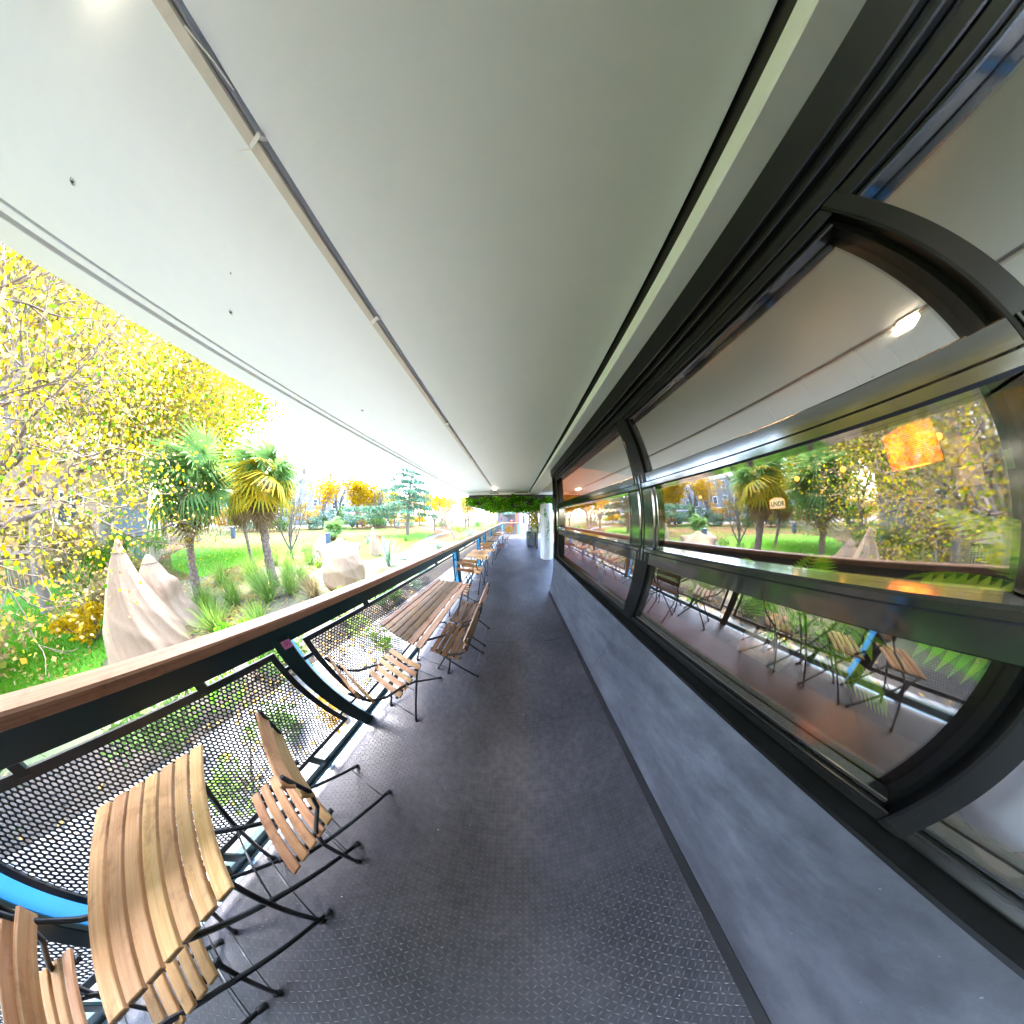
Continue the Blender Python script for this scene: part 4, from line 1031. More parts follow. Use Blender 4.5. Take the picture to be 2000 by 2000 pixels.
# near tree at the left frame edge: twiggy, dry leaves
tree((-5.5, -6.9, -1.0), 'near twiggy tree with large pale dry leaves at the edge of the picture', 22, 1.9, .10, 1.75, 4,
     [('beige', 13000, .045, .42, 3, 1.0), ('yellow', 9500, .05, .46, 3, 1.2), ('lime', 2200, .05, .46, 3, 1.3)], 'twig', dirs=[(.1, 1.0, .9), (-.5, .6, 1.0), (.5, .4, 1.3), (-.4, -.3, 1.2), (.2, .9, .25), (-.6, 1.0, .5)], spread=.75, up=.1, nb=(2, 4), wob=.17)
tree((-9.6, -9.2, -1.0), 'twiggy garden tree with beige leaves behind the near one', 23, 2.4, .12, 2.3, 4,
     [('beige', 18000, .10, .7, 3, .7), ('yellow', 17000, .11, .75, 3, 1.0), ('lime', 5000, .11, .7, 3, 1.2)], 'twig', dirs=[(.3, .7, 1.0), (-.5, .5, 1.1), (.1, -.5, 1.2), (-.2, .9, .6)], spread=.7, up=.14, nb=(2, 4), wob=.15)
tree((-13.6, -14.6, -1.0), 'yellow leaved tree between the brick house and the big forked trunk', 26, 2.8, .14, 2.7, 4,
     [('yellow', 15000, .15, .85, 3, .7), ('beige', 10000, .14, .8, 3, .6), ('lime', 4000, .15, .7, 2, 1.2)], 'twig', dirs=[(.3, .7, 1.0), (-.5, .5, 1.1), (.1, -.5, 1.2), (-.2, .9, .6)], spread=.7, up=.16, nb=(2, 4), wob=.15)
# multi stemmed bare tree behind the grass tufts
tree((-12.4, -.85, -1.0), 'small bare multi stemmed tree beside the leaning palm', 24, .5, .10, 1.5, 4, None, 'bark_pale', dirs=[(.05, .12, 1), (-.05, -.15, 1.1), (.1, -.02, 1.2), (0, .5, 1), (0, -.6, 1)], spread=.5, up=.2, wob=.1)
# bare pruned tree near the railing
tree((-7.1, 11.0, -1.0), 'bare forked tree with pale brown limbs near the railing', 25, 1.3, .13, 1.25, 4, [('orange', 260, .09, .3, 1, 2.4)], 'twig', dirs=[(-.9, -.3, .75), (.25, .25, 1.1), (-.2, .6, 1.2), (-.7, .2, .9)], spread=.5, up=.22, wob=.12, lean=(-.55, -.15))
# cedar
q = random.Random(31)
cd = thing('cedar_tree', 'blue green cedar with level drooping boughs and a straight trunk', 'tree', (-15.5, 11.1, GZ), 0, 'trees in the garden')
mb = MB(); mb.tube([(0, 0, -.1), (.1, 0, 2.5), (0, .1, 5.5), (.1, 0, 11.2)], [.30, .24, .17, .05], 10, cap=False); P = []; PU = []
for i in range(44):
    z = 2.4 + 8.6 * (i / 44); a = i * 2.4 + q.uniform(-.3, .3); L = (6.2 - .46 * (z - 1)) * q.uniform(.65, 1.1)
    if i < 8 and i % 2 == 0: a = R(-118) + q.uniform(-.6, .6); L = 7.6 * q.uniform(.8, 1.05)
    pts = [Vector((0, 0, z))]; d = Vector((math.cos(a), math.sin(a), .28))
    for k in range(6):
        d = (d + Vector((q.gauss(0, .08), q.gauss(0, .08), -.085))).normalized(); pts.append(pts[-1] + d * L / 6)
    mb.tube(pts, [.07 * (1 - k / 7.5) for k in range(7)], 5, cap=False)
    for k in range(int(L * 75)):
        f = q.uniform(.18, 1) ** .8; j = min(5, int(f * 6)); c = pts[j].lerp(pts[j + 1], f * 6 - j)
        s = .16 + .42 * (1 - abs(f - .55)); sd_ = q.gauss(0, s); pd = Vector((-math.sin(a), math.cos(a), 0))
        c = c + pd * sd_ + Vector((0, 0, -.03 - .35 * abs(sd_) * q.random() - abs(q.gauss(0, .06)))); P.append(tuple(c))
obj('trunk', mb, MAT['bark'], cd, smooth=True)
leaves('crown', P, .36, .11, 'cedar', cd, droop=.4)
# yellow and golden trees further off
for i, (x, y, h0, r0, L, mat, n, sz, lb) in enumerate((
    (-34, 10.0, 2.6, .25, 3.0, 'gold', 4200, .36, 'round golden yellow tree beyond the path, left of the cedar'),
    (-36, 3.4, 2.8, .22, 2.6, 'gold', 1700, .34, 'thin yellow tree in front of the white houses'),
    (-19, 23.5, 1.8, .2, 2.6, 'orange', 3000, .28, 'orange leaved tree behind the cedar'),
    (-13, 27, 1.8, .2, 2.5, 'orange', 2400, .28, 'amber tree to the right of the bare forked tree'),
    (-24, 31, 2.2, .2, 2.9, 'gold', 2600, .34, 'golden tree far beyond the cedar'),
    (-7.5, 34, 1.8, .2, 2.6, 'yellow', 2400, .32, 'pale yellow tree above the far end of the handrail'),
    (-30, 17.5, 2.0, .2, 2.6, 'yellow', 2400, .32, 'yellow tree just left of the cedar trunk, far back'),
    (-10.5, 20.5, 1.7, .18, 2.3, 'orange', 3200, .24, 'rusty orange tree close behind the bare forked tree'),
    (-16, 17.5, 1.8, .18, 2.2, 'gold', 2200, .24, 'small golden tree to the right of the cedar trunk'),
    (-29, 25, 2.2, .2, 3.0, 'orange', 3000, .34, 'large amber tree far behind the cedar'),
    (-37, 15, 2.4, .2, 2.8, 'yellow', 2600, .36, 'yellow tree behind the dark blue car'),
    (-27.5, -15.2, 2.0, .2, 3.0, 'yellow', 2600, .36, 'yellow tree behind the slim fan palm'))):
    tree((x, y, GZ), lb, 40 + i, h0, r0, L, 3, [(mat, n, sz, .62, 2, 1.6)], 'bark', spread=.6, up=.2, dirs=[(.5, .3, 1), (-.5, .4, 1), (.1, -.6, 1), (0, 0, 1.2)])
for i, (x, y, h0, L, lb) in enumerate(((-36, -11.5, 3, 4.0, 'tall bare tree behind the leaning palm, its twigs against the sky'), (-37, -4.0, 3, 3.6, 'bare grey tree between the leaning palm and the white houses'), (-37, 6.5, 3.0, 3.2, 'bare grey tree behind the thin yellow one'), (-33, 14.5, 2.8, 3.0, 'bare tree behind the round golden tree'), (-36, -18, 3.2, 3.8, 'bare tree at the edge of the big yellow green crown'))):
    tree((x, y, GZ), lb, 60 + i, h0, .32, L * 1.3, 5, None, 'twig_grey', spread=.5, up=.24, dirs=[(.5, .4, 1.2), (-.5, .4, 1.1), (.1, -.6, 1.2), (0, 0, 1.4)], shrink=.76)

# ------------------------------------------------------------------ garden: burlap wrapped plants
def burlap(loc, label, prof, seed, ears=(), folds=9, lean=(0, 0), depth=.1, sy_=1.0):
    q = random.Random(seed); n = 150; m = 44; V = []; F = []
    ph = [q.uniform(0, 6.28) for _ in range(4)]
    Ht = prof[-1][1]
    for j in range(m + 1):
        f = j / m; z = Ht * f
        for a, b in zip(prof[:-1], prof[1:]):
            if a[1] <= z <= b[1] + 1e-6: r = a[0] + (b[0] - a[0]) * (z - a[1]) / max(1e-6, b[1] - a[1])
        for k in range(n):
            a = 2 * math.pi * k / n
            w = (1 - 2.2 * abs(math.sin(a * folds * .5 + ph[0] + .9 * math.sin(z * 1.7 + ph[1]))) ** .6) * .55 + (.6 - 1.4 * abs(math.sin(a * folds * 1.1 + ph[2] + z * 3.1)) ** .5) * .28 + math.sin(a * 3 + ph[3] + z * 1.3) * .4 + .25 * (1 - 2 * abs(math.sin(z * 5.2 + a * 2.5 + ph[1])) ** .5)
            rr = r * (1 + depth * w * (.35 + .65 * (1 - f)))
            x, y = rr * math.cos(a), rr * math.sin(a) * sy_; zz = z
            for (ea, er, ez, ew) in ears:
                dlt = math.exp(-((math.atan2(math.sin(a - ea), math.cos(a - ea)) / ew) ** 2)) * math.exp(-((z - ez) / .16) ** 2)
                x += er * math.cos(ea) * dlt; y += er * math.sin(ea) * dlt; zz += .14 * dlt
            if 0 < j < m: zz += .03 * math.sin(a * 5 + ph[1]) * (1 - f)
            V.append((x + lean[0] * f, y + lean[1] * f, zz))
    for j in range(m):
        for k in range(n):
            a, b = j * n + k, j * n + (k + 1) % n; F.append((a, b, b + n, a + n))
    F.append(tuple(m * n + k for k in range(n)))
    t = thing('wrapped_plant', label, 'wrapped plant', loc, 0, 'plants wrapped in burlap')
    obj('wrap', MB().add(V, F), MAT['burlap'], t, smooth=True)
    mb = MB(); zt = Ht * .9
    for a, b in zip(prof[:-1], prof[1:]):
        if a[1] <= zt <= b[1] + 1e-6: r = a[0] + (b[0] - a[0]) * (zt - a[1]) / max(1e-6, b[1] - a[1])
    mb.tube([((r * 1.03) * math.cos(k * R(20)) + lean[0] * .9, (r * 1.03) * sy_ * math.sin(k * R(20)) + lean[1] * .9, zt + .01 * (k % 2)) for k in range(19)], .008, 5)
    obj('string_tie', mb, MAT['twig'], t)
    return t
burlap((-5.9, -4.12, GZ), 'tall pointed burlap wrap, the nearer and taller of the two close together', [(.78, 0), (.74, .15), (.55, .7), (.30, 1.3), (.12, 1.75), (.05, 1.92), (.03, 1.97)], 1, folds=8, lean=(-.05, -.12), depth=.12)
burlap((-6.7, -3.92, GZ), 'lower burlap wrap with a blunt top behind the tall pointed one', [(.62, 0), (.60, .3), (.46, .85), (.26, 1.3), (.10, 1.56), (.03, 1.62)], 2, folds=7, lean=(.0, -.22), depth=.14, ears=((R(70), .22, 1.0, .5),))
burlap((-6.1, 1.12, GZ), 'squat burlap wrap with two pointed ears beside the spiky agave', [(.60, 0), (.80, .3), (.78, .8), (.62, 1.25), (.34, 1.55), (.16, 1.68), (.09, 1.78)], 3, folds=6, depth=.10, ears=((R(85), .30, 1.38, .30), (R(-95), .32, 1.40, .30)))
burlap((-9.3, 3.75, GZ), 'small narrow burlap cone behind the spiky agave', [(.34, 0), (.30, .5), (.18, 1.3), (.08, 1.75), (.03, 1.9)], 4, folds=6, depth=.1)

# ------------------------------------------------------------------ garden: tufts, agave, shrubs
def blades(name, n, L, spread, width, mat, q, parent=None, base=.08, up=1.0, loc=None):
    V = []; Q = []
    for _ in range(n):
        a = q.uniform(0, 6.283); tl = abs(q.gauss(0, spread)); b0 = base * math.sqrt(q.random())
        p = np.array((b0 * math.cos(a + q.gauss(0, .5)), b0 * math.sin(a), 0)); l = L * q.uniform(.55, 1.1)
        d = np.array((math.cos(a) * math.sin(tl), math.sin(a) * math.sin(tl), math.cos(tl) * up)); g = np.array((math.cos(a), math.sin(a), 0))
        s = np.array((-math.sin(a), math.cos(a), 0)) * width / 2
        pts = [p, p + d * l * .4, p + d * l * .72 + g * l * .07 * tl - np.array((0, 0, .05 * l * tl)), p + d * l + g * l * .18 * tl - np.array((0, 0, .34 * l * tl))]
        o = len(V)
        for i, c in enumerate(pts):
            w = (1, 1, .75, .1)[i]; V += [tuple(c - s * w), tuple(c + s * w)]
        for i in range(3): Q.append((o + 2 * i, o + 2 * i + 1, o + 2 * i + 3, o + 2 * i + 2))
    return obj(name, npmesh(name, V, Q), L_[mat], parent, loc=loc)
TUFT = [((-9.9, -3.7), .6, 'beside the green palm trunk'), ((-7.45, -2.65), .62, 'in front of the green palm, nearest the rail'), ((-9.7, -2.5), .7, 'behind the front row of tufts, by the fallen leaves'), ((-9.4, -.9), .75, 'right behind the leaning trunk'), ((-7.0, -.75), .8, 'right in front of the leaning trunk'), ((-6.0, -.05), .62, 'left of the eared burlap wrap'), ((-7.0, -1.5), .78, 'left of the leaning trunk foot'), ((-7.2, -3.3), .6, 'against the blunt burlap wrap'), ((-6.0, -2.75), .55, 'between the blunt burlap wrap and the rail'), ((-7.7, -.3), .6, 'behind the eared wrap, to its left'), ((-8.2, -2.0), .6, 'between the two big palms'), ((-5.4, -1.6), .5, 'low by the railing, below the leaning palm'), ((-5.0, 2.2), .55, 'between the eared wrap and the agave'), ((-4.6, 3.9), .5, 'at the foot of the agave, nearest the rail'), ((-11.4, -1.7), .6, 'by the bare multi stemmed tree'), ((-10.4, .1), .6, 'at the corner of the grey path')]
for i, ((x, y), L, w) in enumerate(TUFT):
    t = thing('grass_tuft', 'arching green grass tuft ' + w, 'grass tuft', (x, y, GZ), 0, 'grass tufts in the beds')
    blades('blade_mass', 260, L * 1.5, .58, .016, 'grass' if i not in (5, 12) else 'straw', random.Random(100 + i), t, .13)['kind'] = 'stuff'
ag = thing('agave_plant', 'tall spiky blue green plant with upright sword leaves near the railing', 'plant', (-6.55, 3.28, GZ))
q = random.Random(9)
for i in range(46):
    me = None
    a = q.uniform(0, 6.283); tl = abs(q.gauss(0, .36)); L = q.uniform(1.1, 1.95); w = q.uniform(.045, .075)
    g = np.array((math.cos(a), math.sin(a), 0)); s = np.array((-math.sin(a), math.cos(a), 0)) * w / 2; p = g * .10 * q.random()
    d = g * math.sin(tl) + np.array((0, 0, math.cos(tl))); br = 1 if q.random() < .3 else .25
    V = []; 
    for f, ww in ((0, .8), (.45, 1.1), (.8, .8), (1, .06)):
        c = p + d * L * f + g * L * .22 * tl * f * f - np.array((0, 0, .35 * br * L * tl * f ** 3)); V += [tuple(c - s * ww), tuple(c + s * ww)]
    obj('leaf', npmesh('leaf', V, [(0, 1, 3, 2), (2, 3, 5, 4), (4, 5, 7, 6)]), L_['blueg'], ag)
def yucca(loc, label, n, L, seed, mat='shrub', w=.035, sp=.75):
    t = thing('yucca_plant', label, 'plant', loc, 0, 'spiky plants in the beds'); blades('blade_mass', n, L, sp, w, mat, random.Random(seed), t, .12)['kind'] = 'stuff'; return t
yucca((-13.9, -9.9, GZ), 'dense green spiky clump below the big pale trunk', 170, 1.45, 5)
yucca((-12.3, -8.1, GZ), 'spiky clump between the pale trunk and the tall burlap point', 150, 1.35, 6, 'blueg')
yucca((-11.0, -9.3, GZ), 'yellowing spiky clump among the dry grasses', 120, 1.0, 7, 'grass')
yucca((-7.2, 1.95, GZ), 'thin blue green spikes just left of the agave', 70, .8, 8, 'blueg')
yucca((-14.2, 5.2, GZ), 'grey green clump behind the agave', 90, .9, 14, 'blueg')
yucca((-11.8, 8.2, GZ), 'dark spiky clump at the foot of the cedar side lamp', 90, .8, 15, 'shrub')
q = random.Random(77)
def shrub(loc, label, rx, h, n, mat, sz, seed, grp='shrubs in the garden'):
    q = random.Random(seed); t = thing('garden_shrub', label, 'shrub', loc, 0, grp); P = []
    cl = [(q.gauss(0, rx * .5), q.gauss(0, rx * .5), q.uniform(.25, .85) * h, q.uniform(.25, .5) * rx) for _ in range(9)]
    while len(P) < n:
        c = q.choice(cl); d = Vector((q.gauss(0, 1), q.gauss(0, 1), q.gauss(0, 1))).normalized() * c[3] * q.uniform(.6, 1.1)
        p = (c[0] + d.x, c[1] + d.y, c[2] + d.z * .8)
        if p[2] > .02: P.append(p)
    leaves('foliage', P, sz, sz * .7, mat, t, droop=-.2)
    mb = MB()
    for c in cl: mb.tube([(0, 0, 0), (c[0] * .5, c[1] * .5, c[2] * .5), (c[0], c[1], c[2])], [.02, .014, .006], 5)
    obj('stem', mb, MAT['bark'], t); return t
SHR = [((-8.8, -7.0), .9, .8, 1500, 'beige', .09, 'dry beige shrub behind the tall burlap point'), ((-10.6, -7.9), 1.0, .9, 1500, 'beige', .10, 'straw coloured shrub by the paling fence'), ((-7.3, -6.2), .5, .7, 900, 'gold', .08, 'small golden shrub left of the tall burlap point'), ((-6.6, -8.1), .9, .9, 1300, 'beige', .09, 'dry shrub at the left edge of the lawn'), ((-14.5, -12.2), 1.2, 1.1, 1300, 'beige', .12, 'pale shrub below the big forked trunk'),
       ((-11.6, .3), .8, .7, 1200, 'shrub', .07, 'low bright green shrub beside the bare multi stemmed tree'), ((-9.6, .55), .6, .35, 700, 'lime', .06, 'low yellow green cover by the grey path'), ((-6.4, 7.2), .8, .6, 1100, 'blueg', .07, 'grey green shrub right of the gravel path'), ((-5.2, 8.9), .8, .6, 1100, 'shrub', .07, 'green shrub at the foot of the bare forked tree'), ((-6.0, 13.5), 1.1, .9, 1300, 'blueg', .08, 'blue green shrub beyond the bare forked tree'), ((-4.2, 15.5), 1.0, .8, 1100, 'shrub', .08, 'green shrub near the far posts'), ((-3.4, 10.8), .7, .5, 900, 'grass', .06, 'low light green shrub close to the far railing'), ((-9.5, 16.5), 1.2, .9, 1200, 'lime', .09, 'lime shrub beside the far lawn'), ((-4.5, 20), 1.3, 1.3, 1200, 'shrub', .1, 'tall green shrub at the end of the garden'),
       ((-33, -3.6), 2.0, 1.4, 1300, 'shrub', .2, 'hedge bush behind the bare multi stemmed tree'), ((-34.5, 1.0), 2.0, 1.5, 1300, 'blueg', .2, 'grey hedge bush in front of the white houses'), ((-35.5, 6.4), 2.2, 1.5, 1300, 'shrub', .2, 'hedge bush below the thin yellow tree'), ((-34, 13.5), 2.2, 1.4, 1300, 'shrub', .2, 'hedge bush below the golden trees'), ((-29, 20), 2.0, 1.3, 1200, 'blueg', .2, 'far grey green bush left of the cedar trunk'), ((-22, 27), 2.4, 1.6, 1200, 'shrub', .2, 'far bush behind the cedar'), ((-11, 31), 2.2, 1.5, 1200, 'shrub', .18, 'far bush right of the amber tree'), ((-4.5, 29), 2.0, 1.5, 1200, 'lime', .18, 'lime bush beyond the far end of the handrail'), ((-33.5, -8.2), 1.8, 1.1, 1100, 'blueg', .18, 'bush in front of the parked white van')]
for i, ((x, y), rx, h, n, mat, sz, lb) in enumerate(SHR): shrub((x, y, GZ), lb, rx, h, n, mat, sz, 200 + i)
q = random.Random(404)
KINDS = [('gold', 'golden'), ('orange', 'rusty'), ('blueg', 'grey green'), ('shrub', 'green'), ('yellow', 'yellow'), ('lime', 'yellow green')]
for i in range(22):
    y = -22 + i * 2.55; x = -31.5 - 4.5 * q.random(); k = KINDS[q.randrange(6)]; h = q.uniform(2.4, 5.2)
    place = ('far left behind the palms', 'behind the leaning palm', 'behind the bare multi stemmed tree', 'left of the cedar', 'behind the cedar', 'right of the cedar')[min(5, i // 4)]
    where = ('leftmost', 'second from the left', 'third from the left', 'rightmost')[i % 4]
    shrub((x, y, GZ), '%s %s bush %s, %s of four' % ('tall' if h > 3.7 else 'round', k[1], place, where), q.uniform(1.5, 2.3), h, 1500, k[0], .21, 500 + i, 'bushes screening the street')
for i, (x, y, k, h, lb) in enumerate(((-11.6, -10.3, 'beige', 2.0, 'tall dry shrub in front of the brick house window'), (-9.0, -10.6, 'yellow', 1.7, 'yellow shrub between the near twiggy trees'), (-13.2, -11.6, 'beige', 2.3, 'tall dry shrub in front of the paling fence'), (-15.2, -9.6, 'grass', 1.4, 'green shrub at the foot of the big forked trunk'), (-12.0, -8.9, 'lime', 1.0, 'lime shrub left of the tall burlap point'))):
    shrub((x, y, GZ), lb, .95, h, 2200, k, .10, 560 + i)
# low planting just under the railing, seen through the perforated panels
for i, (y, mat, lb) in enumerate(((-2.9, 'shrub', 'dark green bush below the railing behind the near corner'), (-1.75, 'ivy', 'dark bush below the railing at the nearest table'), (-.9, 'shrub', 'low green bush below the railing left of the near post'), (.35, 'grass', 'bright green bush below the railing right of the near post'), (1.3, 'shrub', 'green bush below the railing at the long table'), (2.6, 'blueg', 'grey green bush below the railing at the blue posts'))):
    shrub((-3.55 - .3 * (i % 2), y, GZ), lb, .55, .85, 1500, mat, .055, 300 + i, 'bushes under the railing')
for i, (x, y, mat, lb) in enumerate(((-2.35, -2.05, 'grass', 'light green bush on the paving below the nearest table'), (-2.5, -1.2, 'shrub', 'small dark bush on the paving between two light ones'), (-2.2, -.62, 'orange', 'small orange leaved bush on the paving left of the near post'), (-2.45, .55, 'lime', 'lime green bush on the paving below the long table'), (-2.3, 1.55, 'orange', 'small orange bush on the paving below the far end of the long table'))):
    shrub((x, y, GZ + .01), lb, .30, .42, 420, mat, .05, 330 + i, 'bushes under the railing')
# fallen leaves, turf blades
P = []
q = random.Random(5)
def inside(x, y): return x < -1.6
areas = [((-10.4, -3.4), (1.3, 1.0), 1700), ((-6.9, -2.6), (1.2, .9), 700), ((-8.0, -1.2), (1.4, 1.4), 500), ((-20, 1.4), (4.5, 1.8), 1400), ((-6.0, -6.6), (1.2, .9), 200), ((-9.4, -8.2), (2.4, 1.5), 900), ((-5.5, 1.4), (1.2, 1.5), 350), ((-24, -3), (3, 4), 1200), ((-16, 7), (3, 2.5), 700), ((-15, -5), (4, 3), 200), ((-6.4, -9.4), (1.6, 1.6), 360), ((-7.0, 5.5), (1.5, 1.5), 260), ((-3.2, -.5), (.9, 3), 420)]
for (cx, cy_), (sx_, sy2), n in areas:
    for _ in range(n):
        x, y = q.gauss(cx, sx_ * .6), q.gauss(cy_, sy2 * .6)
        if inside(x, y): P.append((x, y, GZ + .03 + .02 * q.random()))
P = np.array(P); n = len(P); U = runit(n); U[:, 2] *= .35; U /= np.linalg.norm(U, axis=1)[:, None]; Vv = np.cross(U, np.array((0, 0, 1.0)) + .3 * rng.normal(size=(n, 3))); Vv /= np.linalg.norm(Vv, axis=1)[:, None]
sz = rng.uniform(.05, .11, n); V, Q = leafquads(P, U, Vv, sz, sz * .7)
tag(obj('fallen_leaves', npmesh('fallen_leaves', V, Q), L_['litter']), 'yellow and brown fallen leaves scattered over the beds and lawns', 'fallen leaves', kind='stuff')
V = []; Q = []
def turf(cx, cy_, rx, ry, n):
    global V, Q
    x = rng.normal(cx, rx, n); y = rng.normal(cy_, ry, n); a = rng.uniform(0, 6.283, n); L = rng.uniform(.04, .10, n); dx, dy = np.cos(a), np.sin(a); w = .007
    z0 = np.full(n, GZ + .01); ln = rng.uniform(-.04, .04, (n, 2))
    v = np.stack([np.stack([x - dx * w, y - dy * w, z0], 1), np.stack([x + dx * w, y + dy * w, z0], 1), np.stack([x + ln[:, 0], y + ln[:, 1], z0 + L], 1)], 1).reshape(-1, 3)
    o = sum(len(k) for k in V); V.append(v); Q.append(np.arange(n * 3).reshape(n, 3) + o)
turf(-7.4, -8.4, 1.7, 1.5, 22000); turf(-15, -4.5, 2.2, 1.9, 22000); turf(-5.5, -7.6, .9, .7, 7000)
tag(obj('lawn_grass', npmesh('lawn_grass', np.concatenate(V), np.concatenate(Q)), L_['turf']), 'short bright green grass of the lawns', 'grass', kind='stuff')

# ------------------------------------------------------------------ garden: fence, bins, lamp, bench, vehicles, houses
def paling(pts, label, h=.75, step=.16):
    t = thing('paling_fence', label, 'fence', (pts[0][0], pts[0][1], GZ), 0, 'chestnut paling fences'); q = random.Random(len(label))
    base = MB().box((-.018, -.008, .02), (.018, .008, h), .004).mesh('pale'); base.materials.append(MAT['fence']); wr = MB(); c = 0
    for (x0, y0), (x1, y1) in zip(pts[:-1], pts[1:]):
        L = math.hypot(x1 - x0, y1 - y0); a = math.atan2(y1 - y0, x1 - x0)
        for k in range(int(L / step)):
            f = k * step / L; o = obj('pale', base, None, t, loc=(x0 + (x1 - x0) * f - pts[0][0], y0 + (y1 - y0) * f - pts[0][1], q.uniform(-.03, .03)), rot=(0, q.gauss(0, .05), a)); o.scale = (q.uniform(.8, 1.2), 1, q.uniform(.9, 1.1))
        for z in (h * .25, h * .75): wr.tube([(x0 - pts[0][0], y0 - pts[0][1], z), (x1 - pts[0][0], y1 - pts[0][1], z)], .006, 4)
    obj('wire', wr, MAT['zinc'], t); return t
paling([(-13.0, -8.0), (-17.2, -9.8), (-22.5, -9.6), (-26, -8.6)], 'low chestnut paling fence along the far edge of the lawn behind the burlap wraps', .95, .15)
paling([(-10.2, -11.2), (-12.8, -11.6), (-15.5, -11.4)], 'low chestnut paling fence at the left, among the dry shrubs', .85, .15)
def bin_(loc, label):
    t = thing('litter_bin', label, 'bin', loc); obj('body', MB().lathe([(.19, 0), (.22, .05), (.24, .92), (.26, .94), (.26, 1.0), (.2, 1.03)], n=16), MAT['bin'], t, smooth=False); obj('opening', MB().lathe([(.17, 1.031), (.15, 1.04)], n=16), MAT['black'], t)
bin_((-16.4, 1.95, GZ), 'grey litter bin beside the path left of the low palm')
bin_((-24.8, -7.6, GZ), 'green litter bin at the far corner of the lawn')
lp = thing('lamp_post', 'slim park lamp post in front of the cedar', 'lamp post', (-14.4, 9.0, GZ))
obj('pole', MB().tube([(0, 0, 0), (0, 0, .5), (0, 0, 2.6)], [.05, .035, .028], 8), MAT['bin'], lp); obj('lantern', MB().lathe([(.03, 2.6), (.13, 2.65), (.16, 2.95), (.04, 3.08), (.01, 3.12)], n=10), MAT['white'], lp)
bn = thing('park_bench', 'wooden park bench at the far side of the lawn', 'bench', (-28.2, -9.2, GZ), R(-72))
for k in range(4): obj('slat', MB().box((-.9, -.2 + k * .11, .43), (.9, -.11 + k * .11, .46)), MAT['fence'], bn)
for k in range(3): obj('slat', MB().box((-.9, .27, .55 + k * .13), (.9, .30, .65 + k * .13)), MAT['fence'], bn)
for x in (-.75, .75): obj('leg', MB().box((x - .03, -.2, 0), (x + .03, -.14, .4295)), MAT['black'], bn); obj('leg', MB().box((x - .03, .2, 0), (x + .03, .268, .90)), MAT['black'], bn)
st = thing('pale_rock', 'pale flat rock lying at the foot of the green palm', 'rock', (-8.7, -4.75, GZ)); mb = MB().ball((0, 0, .05), .3, 12, 8, (1, .7, .4)); mb.v = [(x * (1 + .1 * math.sin(y * 20)), y * (1 + .15 * math.sin(x * 13)), z) for x, y, z in mb.v]; obj('stone', mb, MAT['stone'], st)
st = thing('pale_rock', 'pale rock on the bed right of the agave', 'rock', (-6.9, 4.35, GZ)); mb = MB().ball((0, 0, .1), .34, 12, 8, (1, .8, .75)); mb.v = [(x * (1 + .2 * math.sin(y * 11 + z * 9)), y * (1 + .15 * math.sin(x * 13)), z) for x, y, z in mb.v]; obj('stone', mb, MAT['stone'], st)
def wheel(t, x, y, r=.33):
    w = obj('wheel', MB().lathe([(r * .5, -.1), (r * .95, -.1), (r, -.07), (r, .07), (r * .95, .1), (r * .5, .1)], n=18), MAT['tyre'], t, loc=(x, y, r), rot=(math.pi / 2, 0, 0)); obj('rim', MB().lathe([(.02, -.105), (r * .55, -.104), (r * .55, .104), (.02, .105)], n=14), MAT['zinc'], w)
def van(loc, rz, label, body, van_=True):
    t = thing('parked_van' if van_ else 'parked_car', label, 'van' if van_ else 'car', loc, rz, 'vehicles parked beyond the garden')
    if van_: prof = [(-2.5, .35), (2.45, .35), (2.5, .85), (2.3, 1.15), (1.75, 1.35), (1.15, 2.12), (.9, 2.2), (-2.4, 2.25), (-2.5, 2.1)]; W2 = .95
    else: prof = [(-2.1, .32), (2.1, .32), (2.15, .62), (1.95, .82), (1.1, .95), (.45, 1.38), (-1.1, 1.42), (-1.75, 1.0), (-2.12, .92)]; W2 = .86
    obj('body', MB().prism(prof, -W2, W2, axis='y'), MAT[body], t)
    gl = [(1.55, 1.36), (1.08, 2.02), (.62, 2.04), (.62, 1.34)] if van_ else [(.95, .97), (.42, 1.31), (-.15, 1.33), (-.15, .97)]
    gl2 = [(.5, 1.34), (.5, 2.04), (-1.0, 2.05), (-1.0, 1.34)] if van_ else [(-.22, .97), (-.22, 1.33), (-1.05, 1.34), (-1.5, 1.0)]
    for s in (-1, 1):
        for g in (gl, gl2): obj('side_window', MB().prism(g, s * (W2 + .002), s * (W2 + .012), axis='y'), MAT['car_glass'], t)
        for x in ((-1.5, 1.55) if van_ else (-1.3, 1.35)): wheel(t, x, s * (W2 - .08))
        obj('headlight', MB().box((prof[2][0] - .05, s * .7 - .12, .7), (prof[2][0] + .012, s * .7 + .12, .82)), MAT['white'], t)
van((-39.6, -11.6, GZ), R(86), 'white van parked at the kerb behind the palms', 'car_white')
van((-38.0, -6.9, GZ), R(91), 'blue car parked right of the white van', 'car_blue', False)
van((-38.2, 17.5, GZ), R(91), 'white car parked beyond the cedar', 'car_white', False)
van((-38.4, 11.5, GZ), R(89), 'dark blue car parked behind the golden tree', 'car_blue', False)

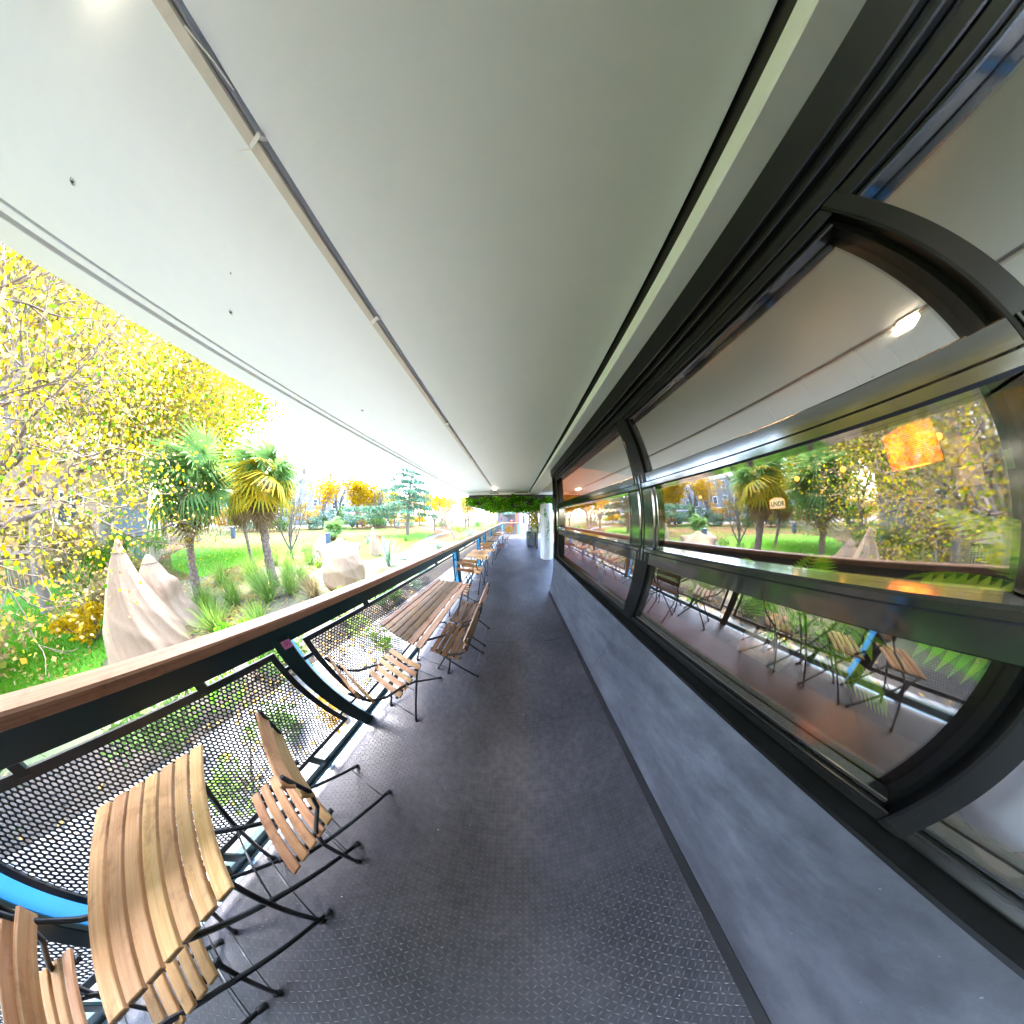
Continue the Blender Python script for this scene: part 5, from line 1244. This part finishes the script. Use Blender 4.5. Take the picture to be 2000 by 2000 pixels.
def house(x, y0, y1, h, label, nst, nw, mat, roofh=2.5):
    t = thing('terraced_house', label, 'house', (x, (y0 + y1) / 2, GZ), 0, 'houses across the street')
    ym = (y1 - y0) / 2
    obj('wall', MB().box((-9, -ym, 0), (0, ym, h)), MAT[mat], t)
    obj('roof', MB().prism([(-9.3, h + .001), (.35, h + .001), (-4.5, h + roofh)], -ym, ym, axis='y'), MAT['roof'], t)
    obj('cornice', MB().box((.001, -ym, h - .5), (.3, ym, h - .2)), MAT['white'], t); obj('string_course', MB().box((.001, -ym, 3.3), (.12, ym, 3.5)), MAT['white'], t)
    sh_ = h / nst
    wf = MB().box((0.001, -.62, 0), (.12, -.5, 1.9)).box((.001, .5, 0), (.12, .62, 1.9)).box((.001, -.4999, 1.8), (.12, .4999, 1.98)).box((.001, -.7, -.12), (.2, .7, -.001)).box((.0012, -.4995, .92), (.1, .4995, .98)).mesh('window'); wf.materials.append(MAT['white'])
    pn = MB().box((.002, -.4998, .0002), (.04, .4998, 1.7995)).mesh('pane'); pn.materials.append(MAT['pane_far'])
    for s_ in range(nst):
        for k in range(nw):
            w = obj('window', wf, None, t, loc=(0, -ym + (k + .5) * 2 * ym / nw, .75 + s_ * sh_)); obj('pane', pn, None, w)
    obj('chimney', MB().box((-5.2, ym - .9, h + roofh - .8), (-4.2, ym - .1, h + roofh + 1.3)), MAT['brick'], t)
house(-52, -10, -1.5, 11, 'white stucco terraced house behind the leaning palm', 3, 3, 'render_white')
house(-52, -1.45, 6.5, 11.5, 'white stucco terraced house right of the leaning palm', 3, 3, 'render_white')
house(-52, 6.55, 14.5, 11, 'white stucco terraced house behind the golden trees', 3, 3, 'render_white')
house(-52, 14.55, 24, 10, 'brick terraced house behind the cedar', 3, 3, 'brick')
house(-50, 24.05, 40, 9.5, 'pale terraced house at the far right of the street', 3, 4, 'render_white')
house(-53, -24, -10.05, 10, 'pale terraced house behind the white van', 3, 4, 'render_white')
gb = thing('gable_house', 'house with a tall plain pale blue gable wall behind the forked trunk', 'house', (-26, -19, GZ), R(38))
obj('wall', MB().prism([(-7.5, 0), (2.6, 0), (2.6, 5.5), (-2.5, 11.5), (-7.5, 6.5)], -8, 0, axis='x'), MAT['render_blue'], gb)
obj('roof', MB().prism([(-7.9, 6.35), (-2.5, 11.75), (3.0, 5.3), (3.0, 5.1), (-2.5, 11.502), (-7.9, 6.1)], -8.2, .25, axis='x'), MAT['roof'], gb)
bk = thing('brick_house', 'low brick house with a white framed window at the left edge', 'house', (-18.8, -18.6, GZ), R(44))
obj('wall', MB().box((-7, -3.2, 0), (0, 3.8, 4.4)), plain('pinkish_brick', (.40, .27, .20), .85, var=.2, scale=18), bk)
obj('roof', MB().prism([(-7.3, 4.401), (.4, 4.401), (-3.5, 6.6)], -3.4, 4.0, axis='y'), MAT['roof'], bk)
for yy in (-1.6, 1.9):
    f = obj('window', MB().box((.001, yy - .62, 1.15), (.08, yy - .52, 2.65)).box((.001, yy + .52, 1.15), (.08, yy + .62, 2.65)).box((.001, yy - .5199, 2.55), (.08, yy + .5199, 2.65)).box((.001, yy - .5199, 1.15), (.08, yy + .5199, 1.25)).box((.0015, yy - .04, 1.2501), (.07, yy + .04, 2.5499)), MAT['white'], bk)
    for s in (-1, 1): obj('pane', MB().box((.002, min(yy + s * .0402, yy + s * .5197), 1.2502), (.03, max(yy + s * .0402, yy + s * .5197), 2.5498)), MAT['pane_far'], f)
